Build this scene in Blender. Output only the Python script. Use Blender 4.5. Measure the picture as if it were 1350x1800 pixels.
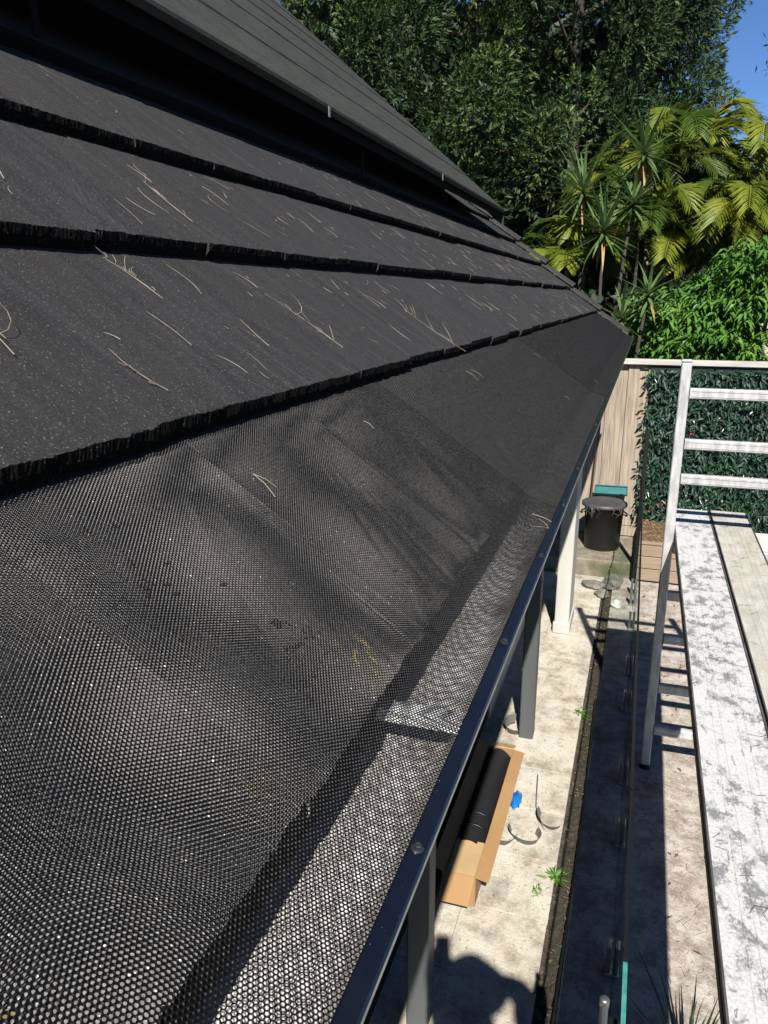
import bpy, math, random
import numpy as np
from mathutils import Matrix, Vector
R = math.radians
for o in list(bpy.data.objects): bpy.data.objects.remove(o)
scn = bpy.context.scene
col = scn.collection
rng = np.random.default_rng(7)
random.seed(7)

# ------------------------------------------------------------------ camera, sky, sun, exposure
CZ = 2.8                                   # lens height above the paving
cam = bpy.data.cameras.new('camera'); co = bpy.data.objects.new('camera', cam); col.objects.link(co)
cam.sensor_width = 36; cam.sensor_fit = 'AUTO'; cam.lens = 27.06
cam.clip_start = .01; cam.clip_end = 500
co.location = (0, 0, CZ); co.rotation_euler = (R(90 - 15.65), 0, R(18.42))
scn.camera = co
SUN = Vector((.24, -.99, 1.0)).normalized()
w = bpy.data.worlds.new('World'); scn.world = w; w.use_nodes = True
nt = w.node_tree; bg = nt.nodes['Background']
sky = nt.nodes.new('ShaderNodeTexSky'); sky.sky_type = 'NISHITA'; sky.sun_disc = False
sky.sun_elevation = math.asin(SUN.z); sky.sun_rotation = math.atan2(SUN.x, SUN.y)
sky.air_density = 0.7; sky.dust_density = 0.0; sky.ozone_density = 10.0; sky.altitude = 0
nt.links.new(sky.outputs[0], bg.inputs[0]); bg.inputs[1].default_value = .055
sl = bpy.data.lights.new('sun', 'SUN'); sl.energy = 5.0; sl.angle = R(.53); sl.color = (1, .96, .90)
so = bpy.data.objects.new('sun', sl); col.objects.link(so); so.location = (3, -8, 12)
so.rotation_euler = (-SUN).to_track_quat('-Z', 'Y').to_euler()
scn.view_settings.view_transform = 'Standard'; scn.view_settings.look = 'None'
scn.view_settings.exposure = 1.3; scn.view_settings.gamma = 1
scn.render.engine = 'CYCLES'
scn.cycles.max_bounces = 3; scn.cycles.diffuse_bounces = 2; scn.cycles.transparent_max_bounces = 24
scn.cycles.use_denoising = True

# ------------------------------------------------------------------ materials
def mat(name, c1, c2=None, scale=8., rough=.8, bump=0., bscale=None, detail=6, lo=.35, hi=.65, spec=.4,
        metal=0., stretch=(1, 1, 1), speck=None, trans=0., coat=0., c3=None, s3=2., lo3=.5, hi3=.7, coords='Object', grain=None, nr=.6):
    c1, c2, c3 = (c and tuple(v * .575 for v in c) for c in (c1, c2, c3))
    m = bpy.data.materials.new(name); m.use_nodes = True
    t = m.node_tree; N = t.nodes; L = t.links; b = N['Principled BSDF']
    b.inputs['Roughness'].default_value = rough; b.inputs['Metallic'].default_value = metal
    b.inputs['Specular IOR Level'].default_value = spec
    b.inputs['Coat Weight'].default_value = coat
    b.inputs['Base Color'].default_value = (*c1, 1)
    if coords == 'World':
        g = N.new('ShaderNodeNewGeometry'); src = g.outputs['Position']
    else:
        g = N.new('ShaderNodeTexCoord'); src = g.outputs['Object']
    mp = N.new('ShaderNodeMapping'); mp.inputs['Scale'].default_value = stretch
    L.new(src, mp.inputs['Vector'])
    def noise(s, d=detail, r=nr):
        n = N.new('ShaderNodeTexNoise'); n.inputs['Scale'].default_value = s; n.inputs['Detail'].default_value = d
        n.inputs['Roughness'].default_value = r
        L.new(mp.outputs[0], n.inputs['Vector']); return n.outputs['Fac']
    def ramp(f, a, b_):
        r = N.new('ShaderNodeMapRange'); r.inputs['From Min'].default_value = a; r.inputs['From Max'].default_value = b_
        r.clamp = True; L.new(f, r.inputs['Value']); return r.outputs[0]
    def mix(f, A, B):
        x = N.new('ShaderNodeMix'); x.data_type = 'RGBA'
        L.new(f, x.inputs['Factor'])
        for v, i in ((A, 6), (B, 7)):
            if isinstance(v, tuple): x.inputs[i].default_value = (*v, 1)
            else: L.new(v, x.inputs[i])
        return x.outputs[2]
    cur = c1
    if c2: cur = mix(ramp(noise(scale), lo, hi), cur, c2)
    if c3: cur = mix(ramp(noise(s3, 5), lo3, hi3), cur, c3)
    if speck:
        ss, sc, th = speck
        v = N.new('ShaderNodeTexNoise'); v.inputs['Scale'].default_value = ss; v.inputs['Detail'].default_value = 1
        L.new(src, v.inputs['Vector'])
        cur = mix(ramp(v.outputs['Fac'], th, th + .05), cur, sc)
    if grain:
        gs, ga = grain
        v = N.new('ShaderNodeTexNoise'); v.inputs['Scale'].default_value = gs; v.inputs['Detail'].default_value = 2; v.inputs['Roughness'].default_value = .7
        L.new(src, v.inputs['Vector'])
        r = N.new('ShaderNodeMapRange'); r.inputs['From Min'].default_value = .3; r.inputs['From Max'].default_value = .7
        r.inputs['To Min'].default_value = 1 - ga; r.inputs['To Max'].default_value = 1 + ga; L.new(v.outputs['Fac'], r.inputs['Value'])
        x = N.new('ShaderNodeMix'); x.data_type = 'RGBA'; x.blend_type = 'MULTIPLY'; x.inputs['Factor'].default_value = 1
        if isinstance(cur, tuple): x.inputs[6].default_value = (*cur, 1)
        else: L.new(cur, x.inputs[6])
        L.new(r.outputs[0], x.inputs[7]); cur = x.outputs[2]
    if not isinstance(cur, tuple): L.new(cur, b.inputs['Base Color'])
    if bump:
        bn = N.new('ShaderNodeBump'); bn.inputs['Strength'].default_value = 1; bn.inputs['Distance'].default_value = bump
        v = N.new('ShaderNodeTexNoise'); v.inputs['Scale'].default_value = bscale or scale * 4; v.inputs['Detail'].default_value = 4
        L.new(src if stretch == (1, 1, 1) else mp.outputs[0], v.inputs['Vector'])
        L.new(v.outputs['Fac'], bn.inputs['Height']); L.new(bn.outputs[0], b.inputs['Normal'])
    if trans:
        tr = N.new('ShaderNodeBsdfTranslucent'); ms = N.new('ShaderNodeMixShader'); ms.inputs[0].default_value = trans
        if isinstance(cur, tuple): tr.inputs[0].default_value = (*cur, 1)
        else: L.new(cur, tr.inputs[0])
        L.new(b.outputs[0], ms.inputs[1]); L.new(tr.outputs[0], ms.inputs[2])
        L.new(ms.outputs[0], N['Material Output'].inputs[0])
    return m

MT = {}
MT['tile'] = mat('painted_concrete_tile', (.0265, .0265, .0275), (.045, .0445, .0455), 9, .8, .0017, 400, spec=.18, coords='World', lo=.40, hi=.62,
                 stretch=(.45, 5, .45), speck=(420, (.11, .108, .105), .66), c3=(.041, .037, .0355), s3=1.2, lo3=.45, hi3=.70, grain=(430, .5))
MT['butt'] = mat('crumbly_shade_black_tile_edge', (.0055, .0055, .0052), (.010, .010, .009), 200, .95, .001, 300, spec=.05, coords='World', speck=(330, (.06, .06, .05), .69))  # shade on the butt faces put into the colour as near-black
MT['bare_tile'] = mat('bare_concrete_tile', (.215, .198, .177), (.28, .26, .235), 7, .85, .001, 300, c3=(.16, .138, .118), s3=3.6, lo3=.50, hi3=.75,
                      coords='World', speck=(300, (.6, .57, .52), .71), grain=(260, .35))
MT['upper_tile'] = mat('weathered_sheet_roof', (.032, .033, .030), (.056, .059, .051), 14, .85, .0006, 300, c3=(.046, .051, .040), spec=.15, s3=2.5, coords='World',
                       stretch=(1, .5, 1), speck=(260, (.14, .14, .13), .69), grain=(300, .35))
MT['mesh'] = mat('black_coated_mesh', (.004, .004, .0045), (.007, .007, .007), 30, .42, spec=.13, coords='World')
MT['trim'] = mat('gloss_dark_navy_trim', (.004, .005, .010), (.006, .008, .014), 20, .25, .0002, 60, spec=.6, coords='World', speck=(700, (.18, .18, .18), .775))
MT['edge'] = mat('worn_metal_edge', (.34, .34, .30), (.22, .22, .19), 40, .45, spec=.5, metal=.3)
MT['zinc'] = mat('stained_zinc_gutter', (1.15, 1.14, 1.11), (.72, .67, .60), 20, .38, .0006, 60, c3=(.22, .155, .115), s3=11, lo3=.51, hi3=.66, metal=.1, coords='World', stretch=(1, .35, 1))
MT['bracket'] = mat('zinc_strap', (1.15, 1.16, 1.18), (.95, .96, .98), 40, .35, metal=.1)
MT['screw'] = mat('screw_steel', (.12, .13, .14), None, rough=.3, metal=.8)
MT['fascia'] = mat('shade_dark_fascia_paint', (.008, .008, .007), (.012, .012, .011), 10, .8, spec=.05)  # dark paint, with under-roof shade added into the base colour
MT['soffit'] = mat('shade_dark_soffit', (.012, .011, .010), rough=.85, spec=.1)  # near-black base stands in for deep shade below the roofs
MT['wall'] = mat('dark_brown_wall', (.022, .013, .010), (.03, .018, .014), 5, .85, spec=.2)
MT['greypost'] = mat('grey_post_paint', (.085, .089, .094), (.105, .11, .112), 4, .5, spec=.4, coords='World', stretch=(1, 1, .2), speck=(90, (.045, .045, .045), .71))
MT['cream'] = mat('cream_post_paint', (.60, .59, .53), (.52, .50, .44), 5, .55, coords='World', stretch=(1, 1, .25))
MT['paver'] = mat('sandy_stone_paver', (.58, .52, .415), (.31, .27, .21), 10, .92, .0026, 70, detail=12, nr=.74, lo=.42, hi=.60, c3=(.60, .565, .47), s3=3.0, lo3=.45, hi3=.60,
                  coords='World', speck=(46, (.22, .19, .15), .655), grain=(160, .28))
MT['grout'] = mat('sandy_joint', (.30, .27, .22), (.38, .34, .28), 25, .95)
MT['slab'] = mat('stained_concrete_slab', (.54, .49, .425), (.29, .245, .20), 9, .92, .002, 70, detail=12, nr=.74, lo=.42, hi=.60, c3=(.23, .135, .08), s3=3.3, lo3=.52, hi3=.70,
                 coords='World', speck=(34, (.20, .145, .10), .65), grain=(150, .28))
MT['mosslab'] = mat('mossy_concrete', (.30, .265, .20), (.16, .14, .09), 9, .95, .004, 40, c3=(.10, .11, .05), s3=4, lo3=.5, hi3=.7, coords='World')
MT['soil'] = mat('dark_soil', (.035, .028, .02), (.075, .06, .042), 22, .95, .012, 40, coords='World')
MT['lawn'] = mat('garden_ground', (.04, .05, .02), (.07, .06, .035), 3, .95, .02, 12)
MT['paling'] = mat('weathered_pine_paling', (.47, .385, .285), (.25, .205, .16), 7, .85, .0016, 30, coords='World', stretch=(9, 1, .45), c3=(.42, .28, .17), s3=2.6, lo3=.58, hi3=.85)
MT['cap'] = mat('pale_timber_cap', (.56, .54, .48), (.42, .39, .34), 9, .8, .001, 40, stretch=(.3, 1, 1))
MT['plastic_leaf'] = mat('glossy_plastic_leaf', (.006, .034, .019), (.017, .064, .027), 12, .5, spec=.3, coords='World', trans=.12)
MT['plastic_leaf_light'] = mat('light_plastic_leaf', (.035, .12, .045), (.06, .16, .06), 12, .3, spec=.6, trans=.15)
MT['backing'] = mat('dark_green_backing', (.006, .018, .012), rough=.8)
MT['red'] = mat('red_plastic_flower', (.22, .02, .025), rough=.5)
MT['alu'] = mat('dusty_aluminium', (.74, .735, .71), (.44, .435, .42), 26, .5, .0006, 80, metal=.25, coords='World', stretch=(1, 1, .3))
MT['plank_a'] = mat('paint_splashed_grey_plank', (.235, .238, .24), (.60, .595, .58), 16, .65, .0007, 140, detail=15, lo=.45, hi=.505, spec=.3, nr=.80,
                    coords='World', stretch=(1, .7, 1), c3=(.62, .615, .60), s3=5, lo3=.48, hi3=.58, grain=(160, .22))
MT['plank_b'] = mat('cream_stained_plank', (.58, .555, .49), (.42, .395, .33), 16, .65, .0006, 90, detail=12, coords='World', stretch=(1, .4, 1), c3=(.50, .42, .26), s3=7, lo3=.54, hi3=.78, grain=(160, .2), spec=.3)
MT['plank_side'] = mat('plank_side_metal', (.045, .047, .05), (.13, .13, .13), 35, .5, spec=.4, coords='World', stretch=(1, .2, 1))
MT['bin'] = mat('black_bin_plastic', (.013, .013, .014), (.02, .02, .021), 9, .42, .0008, 40, spec=.45)
MT['lid'] = mat('dusty_bin_lid', (.075, .075, .078), (.05, .05, .052), 12, .5, .0006, 40)
MT['teal'] = mat('teal_plastic', (.02, .135, .135), (.03, .165, .16), 10, .5)
MT['card'] = mat('brown_cardboard', (.36, .205, .085), (.41, .24, .10), 5, .85, .0004, 200)
MT['cardin'] = mat('light_cardboard', (.52, .36, .18), (.47, .32, .155), 6, .85)
MT['roll'] = mat('black_mesh_roll', (.010, .010, .011), (.018, .018, .019), 220, .5, .0015, 380, spec=.45)
MT['strip'] = mat('grey_mesh_offcut', (.10, .10, .095), (.19, .19, .18), 260, .5, .001, 380)
MT['blue'] = mat('blue_plastic', (.01, .13, .42), (.015, .19, .55), 30, .2, .004, 30, spec=.7)
MT['board'] = mat('planter_board', (.27, .20, .135), (.34, .255, .175), 8, .75, .0005, 60, stretch=(.3, 1, 6))
MT['white'] = mat('white_paint', (.72, .71, .68), (.62, .6, .56), 8, .6)
MT['twig'] = mat('dry_needle', (.42, .37, .29), (.16, .12, .08), 18, .8, coords='World')
MT['twigd'] = mat('dark_twig', (.12, .08, .05), rough=.85)
MT['bark'] = mat('bark', (.085, .06, .042), (.13, .10, .075), 8, .95, .01, 20, stretch=(1, 1, .2))
MT['darkbark'] = mat('shade_dark_stem_bark', (.03, .026, .02), (.05, .042, .033), 8, .95, .006, 20)  # bark darkened so the colour holds the shade around the stems
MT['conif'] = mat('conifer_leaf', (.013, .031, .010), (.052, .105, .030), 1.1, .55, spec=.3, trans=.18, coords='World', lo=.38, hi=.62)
MT['conif_b'] = mat('conifer_leaf_light', (.085, .16, .042), (.15, .235, .062), 1.4, .55, spec=.3, trans=.2, coords='World')  # paler leaf copy; on conifers it paints sunlight onto random clumps
MT['conif_far'] = mat('conifer_leaf_far', (.05, .10, .035), (.10, .16, .06), .8, .6, spec=.25, trans=.15, coords='World')
MT['hedge'] = mat('background_leaf', (.012, .026, .009), (.026, .05, .016), 1.5, .6, trans=.1, coords='World')
MT['shrub'] = mat('bright_shrub_leaf', (.07, .20, .028), (.155, .32, .055), 2.2, .42, spec=.4, trans=.28, coords='World')
MT['palm'] = mat('cane_palm_leaf', (.17, .25, .026), (.36, .38, .045), 2, .5, spec=.22, trans=.28, coords='World')
MT['palm_d'] = mat('cane_palm_leaf_green', (.07, .13, .018), (.13, .20, .028), 2, .5, spec=.22, trans=.25, coords='World')
MT['palm_y'] = mat('yellowed_palm_leaf', (.46, .30, .03), (.52, .38, .07), 2, .5, trans=.25, coords='World')
MT['cane'] = mat('palm_cane', (.22, .20, .07), (.14, .13, .05), 6, .6)
MT['drac'] = mat('sword_leaf', (.07, .14, .04), (.15, .23, .075), 3, .28, spec=.6, trans=.15, coords='World')
MT['drac_y'] = mat('dry_sword_leaf', (.35, .20, .05), (.42, .28, .09), 3, .5, trans=.2, coords='World')
MT['grass'] = mat('grass_blade', (.05, .10, .02), (.12, .15, .045), 6, .5, trans=.2, coords='World')
MT['strap'] = mat('strap_leaf', (.02, .045, .012), (.06, .085, .02), 3, .3, spec=.55, trans=.15, coords='World')
MT['litter'] = mat('dry_litter', (.16, .12, .06), (.42, .32, .12), 8, .8, coords='World')
MT['litter_d'] = mat('brown_litter', (.10, .055, .03), (.17, .10, .05), 20, .9, coords='World')
MT['rock'] = mat('grey_stone', (.13, .12, .10), (.24, .22, .18), 10, .9, .006, 18)
MT['steel'] = mat('brushed_steel', (.55, .55, .54), (.42, .42, .41), 30, .3, metal=.85)
MT['black'] = mat('black_metal', (.010, .010, .011), rough=.4)
MT['houseroof'] = mat('grey_roof', (.085, .085, .085), (.11, .11, .11), 4, .8)
MT['housewall'] = mat('cream_render', (.58, .52, .38), (.50, .44, .31), 5, .85)
MT['skin'] = mat('skin', (.52, .32, .23), rough=.55); MT['shirt'] = mat('work_shirt', (.05, .07, .13), (.06, .08, .15), 6, .9)
MT['trousers'] = mat('work_trousers', (.06, .055, .045), rough=.9); MT['hat'] = mat('cloth_hat', (.20, .17, .12), rough=.9)
def glassmat(name, tint, gl, rough, alpha):
    m = bpy.data.materials.new(name); m.use_nodes = True; t = m.node_tree; N = t.nodes
    N.remove(N['Principled BSDF'])
    tr = N.new('ShaderNodeBsdfTransparent'); tr.inputs[0].default_value = (*tint, 1)
    g = N.new('ShaderNodeBsdfGlossy'); g.inputs['Color'].default_value = (*gl, 1); g.inputs['Roughness'].default_value = rough
    fr = N.new('ShaderNodeFresnel'); fr.inputs[0].default_value = 1.5
    mx = N.new('ShaderNodeMixShader')
    if alpha is None: t.links.new(fr.outputs[0], mx.inputs[0])
    else: mx.inputs[0].default_value = alpha
    t.links.new(tr.outputs[0], mx.inputs[1]); t.links.new(g.outputs[0], mx.inputs[2])
    t.links.new(mx.outputs[0], N['Material Output'].inputs[0]); return m
MT['glass'] = glassmat('pool_fence_glass', (.84, .88, .86), (1, 1, 1), .01, .015)
MT['film'] = glassmat('clear_plastic_film', (.97, .97, .97), (1, 1, 1), .06, .10)
MT['glassedge'] = mat('green_glass_edge', (.04, .22, .17), (.09, .36, .29), 30, .15, spec=.7, coords='World')

# ------------------------------------------------------------------ mesh helpers
class MB:
    def __init__(s): s.v = []; s.f = []; s.n = 0
    def add(s, V, F):
        b = s.n; s.v += [tuple(map(float, p)) for p in V]; s.n = len(s.v); s.f += [tuple(int(i) + b for i in q) for q in F]; return s
    def box(s, a, b, bev=0.):
        x0, x1 = sorted((a[0], b[0])); y0, y1 = sorted((a[1], b[1])); z0, z1 = sorted((a[2], b[2]))
        if not bev:
            V = [(x, y, z) for x in (x0, x1) for y in (y0, y1) for z in (z0, z1)]
            return s.add(V, [(0, 1, 3, 2), (4, 6, 7, 5), (0, 4, 5, 1), (2, 3, 7, 6), (0, 2, 6, 4), (1, 5, 7, 3)])
        V = []; idx = {}
        for i, x in enumerate((x0, x1)):
            for j, y in enumerate((y0, y1)):
                for k, z in enumerate((z0, z1)):
                    sx, sy, sz = (bev if i == 0 else -bev), (bev if j == 0 else -bev), (bev if k == 0 else -bev)
                    idx[i, j, k] = len(V); V += [(x, y + sy, z + sz), (x + sx, y, z + sz), (x + sx, y + sy, z)]
        c = idx; F = []
        for i in (0, 1): F.append((c[i, 0, 0], c[i, 0, 1], c[i, 1, 1], c[i, 1, 0]))
        for j in (0, 1): F.append((c[0, j, 0] + 1, c[0, j, 1] + 1, c[1, j, 1] + 1, c[1, j, 0] + 1))
        for k in (0, 1): F.append((c[0, 0, k] + 2, c[0, 1, k] + 2, c[1, 1, k] + 2, c[1, 0, k] + 2))
        for j in (0, 1):
            for k in (0, 1): F.append((c[0, j, k] + 1, c[1, j, k] + 1, c[1, j, k] + 2, c[0, j, k] + 2))
        for i in (0, 1):
            for k in (0, 1): F.append((c[i, 0, k], c[i, 1, k], c[i, 1, k] + 2, c[i, 0, k] + 2))
            for j in (0, 1): F.append((c[i, j, 0], c[i, j, 1], c[i, j, 1] + 1, c[i, j, 0] + 1))
        for q in c.values(): F.append((q, q + 1, q + 2))
        return s.add(V, F)
    def tube(s, P, rad, n=6, cap=True):
        P = [Vector(p) for p in P]; m = len(P)
        rad = [rad] * m if isinstance(rad, (int, float)) else rad
        V = []; F = []; up = Vector((.3, .2, 1)).normalized()
        for i, p in enumerate(P):
            d = (P[min(i + 1, m - 1)] - P[max(i - 1, 0)]).normalized()
            a = d.cross(up)
            if a.length < .1: a = d.cross(Vector((1, 0, 0)))
            a.normalize(); b = d.cross(a)
            for k in range(n):
                t = 2 * math.pi * k / n; V.append(p + a * (rad[i] * math.cos(t)) + b * (rad[i] * math.sin(t)))
        for i in range(m - 1):
            for k in range(n): F.append((i * n + k, i * n + (k + 1) % n, (i + 1) * n + (k + 1) % n, (i + 1) * n + k))
        if cap: F += [tuple(range(n))[::-1], tuple(range((m - 1) * n, m * n))]
        return s.add(V, F)
    def lathe(s, prof, c, n=32, cap=True):
        V = []; F = []; m = len(prof)
        for r, z in prof:
            for k in range(n):
                t = 2 * math.pi * k / n; V.append((c[0] + r * math.cos(t), c[1] + r * math.sin(t), c[2] + z))
        for i in range(m - 1):
            for k in range(n): F.append((i * n + k, i * n + (k + 1) % n, (i + 1) * n + (k + 1) % n, (i + 1) * n + k))
        if cap: F += [tuple(range(n))[::-1], tuple(range((m - 1) * n, m * n))]
        return s.add(V, F)
    def extrude_y(s, prof, y0, y1, close=False):
        n = len(prof); V = [(x, y0, z) for x, z in prof] + [(x, y1, z) for x, z in prof]
        F = [(i, (i + 1) % n, n + (i + 1) % n, n + i) for i in range(n if close else n - 1)]
        if close: F += [tuple(range(n))[::-1], tuple(range(n, 2 * n))]
        return s.add(V, F)
    def build(s, name, m, parent=None, smooth=False):
        return mkobj(name, np.array(s.v, dtype=np.float32), s.f, m, parent, smooth)
ROOTLOC = {}
def setparent(o, parent):
    if parent is None: return
    o.parent = parent
    if parent.name in ROOTLOC: o.matrix_parent_inverse = Matrix.Translation(-ROOTLOC[parent.name])
def mkobj(name, V, F, m, parent=None, smooth=False):
    V = np.asarray(V, dtype=np.float32)
    loc = None
    if parent is None:
        loc = np.array([(V[:, 0].min() + V[:, 0].max()) / 2, (V[:, 1].min() + V[:, 1].max()) / 2, V[:, 2].min()]); V = V - loc
    me = bpy.data.meshes.new(name)
    if isinstance(F, np.ndarray):
        k = F.shape[1]; me.vertices.add(len(V)); me.vertices.foreach_set('co', V.astype(np.float32).ravel())
        me.loops.add(F.size); me.loops.foreach_set('vertex_index', F.astype(np.int32).ravel())
        me.polygons.add(len(F)); me.polygons.foreach_set('loop_start', np.arange(0, F.size, k, dtype=np.int32))
        me.update(calc_edges=True)
    else:
        me.from_pydata([tuple(map(float, p)) for p in V], [], F); me.update()
    if smooth:
        me.polygons.foreach_set('use_smooth', [True] * len(me.polygons))
    me.materials.append(MT[m])
    o = bpy.data.objects.new(name, me); col.objects.link(o)
    if loc is not None: o.location = loc; ROOTLOC[o.name] = Vector(loc)
    setparent(o, parent); return o
def tag(o, label=None, cat=None, group=None, kind=None):
    for k, v in (('label', label), ('category', cat), ('group', group), ('kind', kind)):
        if v: o[k] = v
    return o
def thing(name, loc, label, cat, group=None):
    o = bpy.data.objects.new(name, None); col.objects.link(o); o.location = loc; o.empty_display_size = .1
    ROOTLOC[o.name] = Vector(loc); return tag(o, label, cat, group)
def inst(name, me, M4, parent):
    o = bpy.data.objects.new(name, me); col.objects.link(o); setparent(o, parent); o.matrix_basis = M4; return o
def frame(loc, a, b, n):
    return Matrix(((a[0], b[0], n[0], loc[0]), (a[1], b[1], n[1], loc[1]), (a[2], b[2], n[2], loc[2]), (0, 0, 0, 1)))
def unit(a): return a / np.maximum(np.linalg.norm(a, axis=-1, keepdims=True), 1e-9)
def leaves(P, D, Ln, Wd, fold=.25, roll=None, droop=0.):
    """one folded lance leaf (3 quads) for each base point P and direction D"""
    P = np.asarray(P, float); n = len(P); D = unit(np.asarray(D, float))
    Ln = np.broadcast_to(np.asarray(Ln, float), (n,))[:, None]; Wd = np.broadcast_to(np.asarray(Wd, float), (n,))[:, None]
    rv = unit(rng.normal(size=(n, 3))) if roll is None else roll
    A = unit(np.cross(D, rv)); Nn = np.cross(A, D)
    dz = np.zeros((n, 3)); dz[:, 2] = -1
    v0 = P; v1 = P + D * Ln * .42 + A * Wd * .5 + Nn * Wd * fold + dz * droop * Ln * .15
    v2 = P + D * Ln + dz * droop * Ln * .6; v3 = P + D * Ln * .42 - A * Wd * .5 + Nn * Wd * fold + dz * droop * Ln * .15
    V = np.stack([v0, v1, v2, v3], 1).reshape(-1, 3); b = np.arange(n)[:, None] * 4
    F = np.concatenate([b + np.array([[0, 1, 2]]), b + np.array([[0, 2, 3]])], 1).reshape(-1, 3)
    return V, F
def join(parts):
    V = []; F = []; k = 0
    for v, f in parts: V.append(v); F.append(f + k); k += len(v)
    return np.concatenate(V), np.concatenate(F)

# ================================================================== the ground
PX = -.205                                                        # edge of the pavers, then soil strip, then the slab
tag(MB().add([(-250, -250, -.30), (250, -250, -.30), (250, 250, -.30), (-250, 250, -.30)], [(0, 1, 2, 3)]).build('ground', 'lawn'), kind='structure')
g = MB().box((-3.2, -2.5, -.20), (PX - .004, 7.9, -.012)).build('paving', 'grout'); tag(g, kind='structure')
paver_mesh = MB().box((-.1993, -.1993, -.03), (.1993, .1993, 0), .0016)
pm = bpy.data.meshes.new('paver'); pm.from_pydata(paver_mesh.v, [], paver_mesh.f); pm.update(); pm.materials.append(MT['paver'])
for iy in range(1, 20):
    for ix in range(3):
        x = PX - .2 - ix * .40; y = iy * .40 + .02
        if y > 7.75: continue
        inst('paver', pm, Matrix.Translation((x + random.gauss(0, .0006), y + random.gauss(0, .0006), random.gauss(0, .0012))) @ Matrix.Rotation(random.gauss(0, .002), 4, 'Z'), g)
# soil strip: bumpy sheet
def bumpy(x0, x1, y0, y1, nx, ny, z, amp):
    xs = np.linspace(x0, x1, nx); ys = np.linspace(y0, y1, ny)
    Xg, Yg = np.meshgrid(xs, ys); Zg = z + amp * (rng.random(Xg.shape) - .5); 
    V = np.stack([Xg, Yg, Zg], -1).reshape(-1, 3); i = np.arange(nx * ny).reshape(ny, nx)
    F = np.stack([i[:-1, :-1], i[:-1, 1:], i[1:, 1:], i[1:, :-1]], -1).reshape(-1, 4); return V, F
V, F = bumpy(PX - .002, -.108, -2.5, 7.9, 8, 700, -.022, .028)
tag(mkobj('soil_strip', V, F, 'soil'), kind='structure')
tag(MB().box((-.110, -2.5, -.25), (9, 7.9, -.001)).build('concrete_slab', 'slab'), kind='structure')
mb = MB().box((-3.2, 7.86, -.2), (.12, 9.4, .17), .012); o = mb.build('raised_step', 'mosslab'); tag(o, kind='structure')
mb = MB().box((.12, 7.9, -.2), (9, 9.4, -.003)); tag(mb.build('rear_slab', 'slab'), kind='structure')

# ================================================================== the house with its roof, gutter and mesh guard
house = thing('house', (-1.6, 4, 0), 'dark house with charcoal tiled roof, meshed gutter and slim veranda posts', 'house')
X0, Z0, CC, SS, TH = .191, CZ - .339, .265, .212, .030
pitch = math.atan2(SS, CC); gauge = math.hypot(CC, SS); tp = pitch - math.asin(TH / gauge)
A_ = Vector((0, 1, 0)); B_ = Vector((-math.cos(tp), 0, math.sin(tp))); N_ = Vector((math.sin(tp), 0, math.cos(tp)))
YE = 7.86                                                          # the verge
n_ = Vector((math.sin(pitch), 0, math.cos(pitch)))
lo = Vector((-X0 - .03, 0, Z0 - .05)) ; hi = Vector((-2.4, 0, Z0 + (2.4 - X0) * SS / CC - .045))
mb = MB().add([(lo.x, -1.4, lo.z), (lo.x, YE - .02, lo.z), (hi.x, YE - .02, hi.z), (hi.x, -1.4, hi.z),
               (lo.x, -1.4, lo.z - .02), (lo.x, YE - .02, lo.z - .02), (hi.x, YE - .02, hi.z - .02), (hi.x, -1.4, hi.z - .02)],
              [(0, 1, 2, 3), (7, 6, 5, 4), (0, 4, 5, 1), (1, 5, 6, 2), (2, 6, 7, 3), (3, 7, 4, 0)])
roof = mb.build('roof', 'fascia', house)
def tile_mesh(seed, wdt, L=.40, nseg=110, mt='tile'):
    r = random.Random(seed); mb = MB(); V = []; F = []
    xs = [-.5 * wdt + wdt * i / nseg for i in range(nseg + 1)]
    dT = dM = dB = 0.
    rowsT = []; rowsM = []; rowsB = []
    for x in xs:
        dT = .82 * dT + r.gauss(0, .00055); dM = .8 * dM + r.gauss(0, .0006); dB = .8 * dB + r.gauss(0, .0005)
        j = dT + (r.random() < .06) * r.uniform(0, .0022)
        rowsT.append((x, .004 + j + abs(r.gauss(0, .0006)), r.gauss(0, .0004)))
        rowsM.append((x, -.0005 + dM, -.35 * TH + r.gauss(0, .0006)))
        rowsB.append((x, .001 + dB, -TH + dM * .7))
    top = [(x, .02, 0) for x in xs]
    rows = [[(x, L, -.0) for x in xs][::nseg]]
    V = rowsB + rowsM + rowsT; m = nseg + 1
    for a in (0, 1):
        for i in range(nseg): F.append((a * m + i, a * m + i + 1, (a + 1) * m + i + 1, (a + 1) * m + i))
    k = len(V); V += [(-.5 * wdt, L, 0), (.5 * wdt, L, 0), (-.5 * wdt, L, -TH), (.5 * wdt, L, -TH)]
    F.append(tuple([2 * m + i for i in range(m)] + [k + 1, k]))
    F.append(tuple([i for i in range(m)][::-1] + [k + 2, k + 3]))
    F.append((0, m, 2 * m, k, k + 2)); F.append((m - 1, k + 3, k + 1, 3 * m - 1, 2 * m - 1)); F.append((k, k + 1, k + 3, k + 2))
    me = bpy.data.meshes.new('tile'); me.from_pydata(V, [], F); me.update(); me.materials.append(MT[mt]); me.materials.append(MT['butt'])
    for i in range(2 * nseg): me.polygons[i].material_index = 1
    return me
TW = .30
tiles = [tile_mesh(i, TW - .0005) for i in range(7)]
bares = [tile_mesh(20 + i, TW - .0008, mt='bare_tile') for i in range(5)]
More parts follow.
